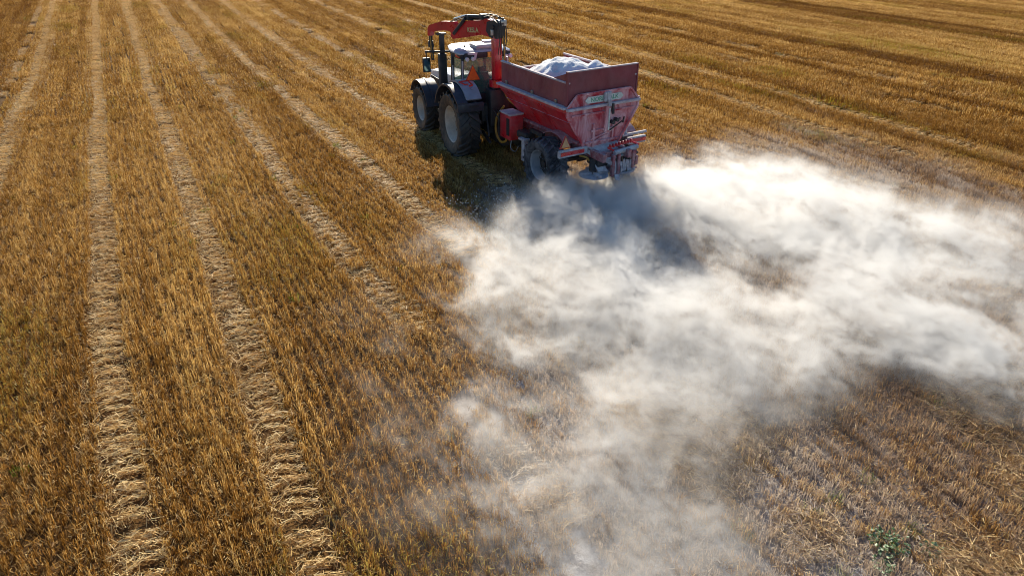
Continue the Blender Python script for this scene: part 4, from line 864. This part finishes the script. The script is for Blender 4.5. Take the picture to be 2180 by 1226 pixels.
# wind-drawn filaments: ridged noise in coordinates that follow the fan
q1 = fbm(X2 * .7 + 3, Y2 * .7, X2 * 0 + 8, 4) - .5; q2 = fbm(X2 * .7 + 13, Y2 * .7 + 5, X2 * 0 + 2, 4) - .5
q3 = fbm(X2 * 2.6 + 3, Y2 * 2.6, X2 * 0 + 8, 3) - .5; q4 = fbm(X2 * 2.6 + 13, Y2 * 2.6 + 5, X2 * 0 + 2, 3) - .5
fu = rad * .9 + 2.2 * q1 + .5 * q3; fv = th * 9 + 3.4 * q2 + .9 * q4
def ridge(a, b_, c_, o): return 1 - np.abs(2 * fbm(a, b_, X2 * 0 + c_, o, .6) - 1)
f1 = np.clip((ridge(fu, fv, 4, 4) - .62) / .38, 0, 1); f2 = np.clip((ridge(fu * 2.2 + 7, fv * 2.4, 9, 4) - .6) / .4, 0, 1)
fil = .62 + .55 * f1 ** 1.3 + .35 * f2 ** 1.4
tau = (.52 * tau * (.55 + .9 * edge) + veil * (.3 + 1.4 * edge)) * fil
tau *= sstep(22.4, 18, X2) * sstep(1.7, 3.2, Y2) * sstep(.6, 1.8, X2)
tau *= 1 - sstep(14.6, 15.7, Y2 + .5 * q3) * (X2 < 12.9)
tau *= np.where(X2 < 12.9, 1, sstep(14.9, 13.6, Y2 + 1.2 * wy + .4 * q3))
tau += .95 * (.5 + edge) * np.exp(-((X2 - 10.2) / 1.3) ** 2 - ((Y2 - 13.9) / .9) ** 2)
HH = .20 + .30 * sstep(.15, .9, tau) + .28 * (edge - .5)
HH = HH * (.45 + .55 * sstep(.8, 3.5, rad))
dens = np.zeros((cz, cx, cyy), np.float32)
for k in range(cz):
    z = az[k]; Zk = np.full_like(X2, z)
    sh_ = X2 + .9 * z; sv_ = Y2 - .5 * z                           # the wind shears the dust with height
    w1 = fbm(sh_ * .8, sv_ * .8, Zk * 1.1, 3) - .5; w2 = fbm(sh_ * .8 + 31, sv_ * .8 + 7, Zk * 1.1 + 4, 3) - .5
    w3 = fbm(sh_ * 2.7, sv_ * 2.7, Zk * 2.7 + 9, 2) - .5; w4 = fbm(sh_ * 2.7 + 9, sv_ * 2.7 + 3, Zk * 2.7 + 1, 2) - .5
    big = fbm(rad * .55 + 2.4 * w1, th * 5.5 + 2.6 * w2, Zk * 1.1, 3)
    a1 = rad * 1.15 + 1.6 * w1 + .55 * w3; a2 = th * 11 + 3.0 * w2 + .9 * w4
    r1 = 1 - np.abs(2 * fbm(a1, a2, Zk * 2.2 + w3, 3, .55) - 1); r2 = 1 - np.abs(2 * fbm(a1 * 2.8 + 5, a2 * 2.8 + 5, Zk * 5.2 + 7 + w4, 3, .62) - 1)
    r1 = np.clip((r1 - .68) / .32, 0, 1); r2 = np.clip((r2 - .66) / .34, 0, 1)
    hz = HH * (.4 + 1.3 * big)
    prof = np.exp(-(z / hz) ** 1.7)
    nn = np.clip((big - .30) / .25, .08, 1.8) * (.10 + 2.4 * r1 ** 2.2 + 4.6 * r2 ** 2.4)
    d = .60 * tau * (1 - .35 * sstep(8, 5.5, Y2) * sstep(9, 7, X2)) / np.maximum(HH, .2) * prof * nn
    dens[k] = d
dens[0] *= .8; dens[-1] = 0; dens[-2] *= .4; dens[-3] *= .7
dens[:, 0] = dens[:, -1] = 0; dens[:, :, 0] = dens[:, :, -1] = 0
npts = dens.size
me = bpy.data.meshes.new('lime_dust'); me.vertices.add(npts)
da = me.attributes.new('d', 'FLOAT', 'POINT'); da.data.foreach_set('value', dens.ravel())
dust = bpy.data.objects.new('lime_dust', me); COL.objects.link(dust)
m = bpy.data.materials.new('lime_dust'); m.use_nodes = True; nt = m.node_tree; nt.nodes.remove(nt.nodes['Principled BSDF'])
pv = N(nt, 'ShaderNodeVolumePrincipled'); pv.inputs['Color'].default_value = (.955, .95, .94, 1); pv.inputs['Anisotropy'].default_value = .5
pv.inputs['Density'].default_value = DUST; pv.inputs['Density Attribute'].default_value = 'density'
L(nt, pv.outputs[0], nt.nodes['Material Output'].inputs['Volume'])
try: m.cycles.volume_sampling = 'MULTIPLE_IMPORTANCE'
except Exception: pass
me.materials.append(m)
ng = bpy.data.node_groups.new('lime_dust_grid', 'GeometryNodeTree')
ng.interface.new_socket('Geometry', in_out='INPUT', socket_type='NodeSocketGeometry'); ng.interface.new_socket('Geometry', in_out='OUTPUT', socket_type='NodeSocketGeometry')
gi = ng.nodes.new('NodeGroupInput'); go = ng.nodes.new('NodeGroupOutput')
def nd(t, **k):
    n = ng.nodes.new(t)
    for a_, b_ in k.items(): setattr(n, a_, b_)
    return n
def mth(op, a_, b_=None, c_=None):
    n = nd('ShaderNodeMath', operation=op)
    for i, v in enumerate((a_, b_, c_)):
        if v is None: continue
        if hasattr(v, 'links'): ng.links.new(v, n.inputs[i])
        else: n.inputs[i].default_value = v
    return n.outputs[0]
ps = nd('GeometryNodeInputPosition'); sp = nd('ShaderNodeSeparateXYZ'); ng.links.new(ps.outputs[0], sp.inputs[0])
def cell(s, v0, c): return mth('MINIMUM', mth('MAXIMUM', mth('ROUND', mth('DIVIDE', mth('SUBTRACT', s, v0), ST)), 0), c - 1)
ix = cell(sp.outputs[0], VX0, cx); iy = cell(sp.outputs[1], VY0, cyy); iz = cell(sp.outputs[2], VZ0, cz)
# index = iz*cx*cy + ix*cy + iy in integer arithmetic
def imath(op, a_, b_):
    n = nd('FunctionNodeIntegerMath', operation=op)
    for i, v in enumerate((a_, b_)):
        if hasattr(v, 'links'): ng.links.new(v, n.inputs[i])
        else: n.inputs[i].default_value = v
    return n.outputs[0]
idx = imath('ADD', imath('ADD', imath('MULTIPLY', iz, cx * cyy), imath('MULTIPLY', ix, cyy)), iy)
na = nd('GeometryNodeInputNamedAttribute', data_type='FLOAT'); na.inputs[0].default_value = 'd'
si = nd('GeometryNodeSampleIndex', data_type='FLOAT', domain='POINT'); ng.links.new(gi.outputs[0], si.inputs['Geometry']); ng.links.new(na.outputs[0], si.inputs['Value']); ng.links.new(idx, si.inputs['Index'])
vc = nd('GeometryNodeVolumeCube'); ng.links.new(si.outputs[0], vc.inputs['Density'])
vc.inputs['Min'].default_value = (VX0, VY0, VZ0); vc.inputs['Max'].default_value = (VX0 + (cx - 1) * ST, VY0 + (cyy - 1) * ST, VZ0 + (cz - 1) * ST)
vc.inputs['Resolution X'].default_value = cx; vc.inputs['Resolution Y'].default_value = cyy; vc.inputs['Resolution Z'].default_value = cz
sm = nd('GeometryNodeSetMaterial'); sm.inputs['Material'].default_value = m; ng.links.new(vc.outputs[0], sm.inputs[0]); ng.links.new(sm.outputs[0], go.inputs[0])
md = dust.modifiers.new('dust', 'NODES'); md.node_group = ng
tag(dust, 'billowing white cloud of lime dust drifting over the field behind the spreader', 'dust cloud', kind='stuff')
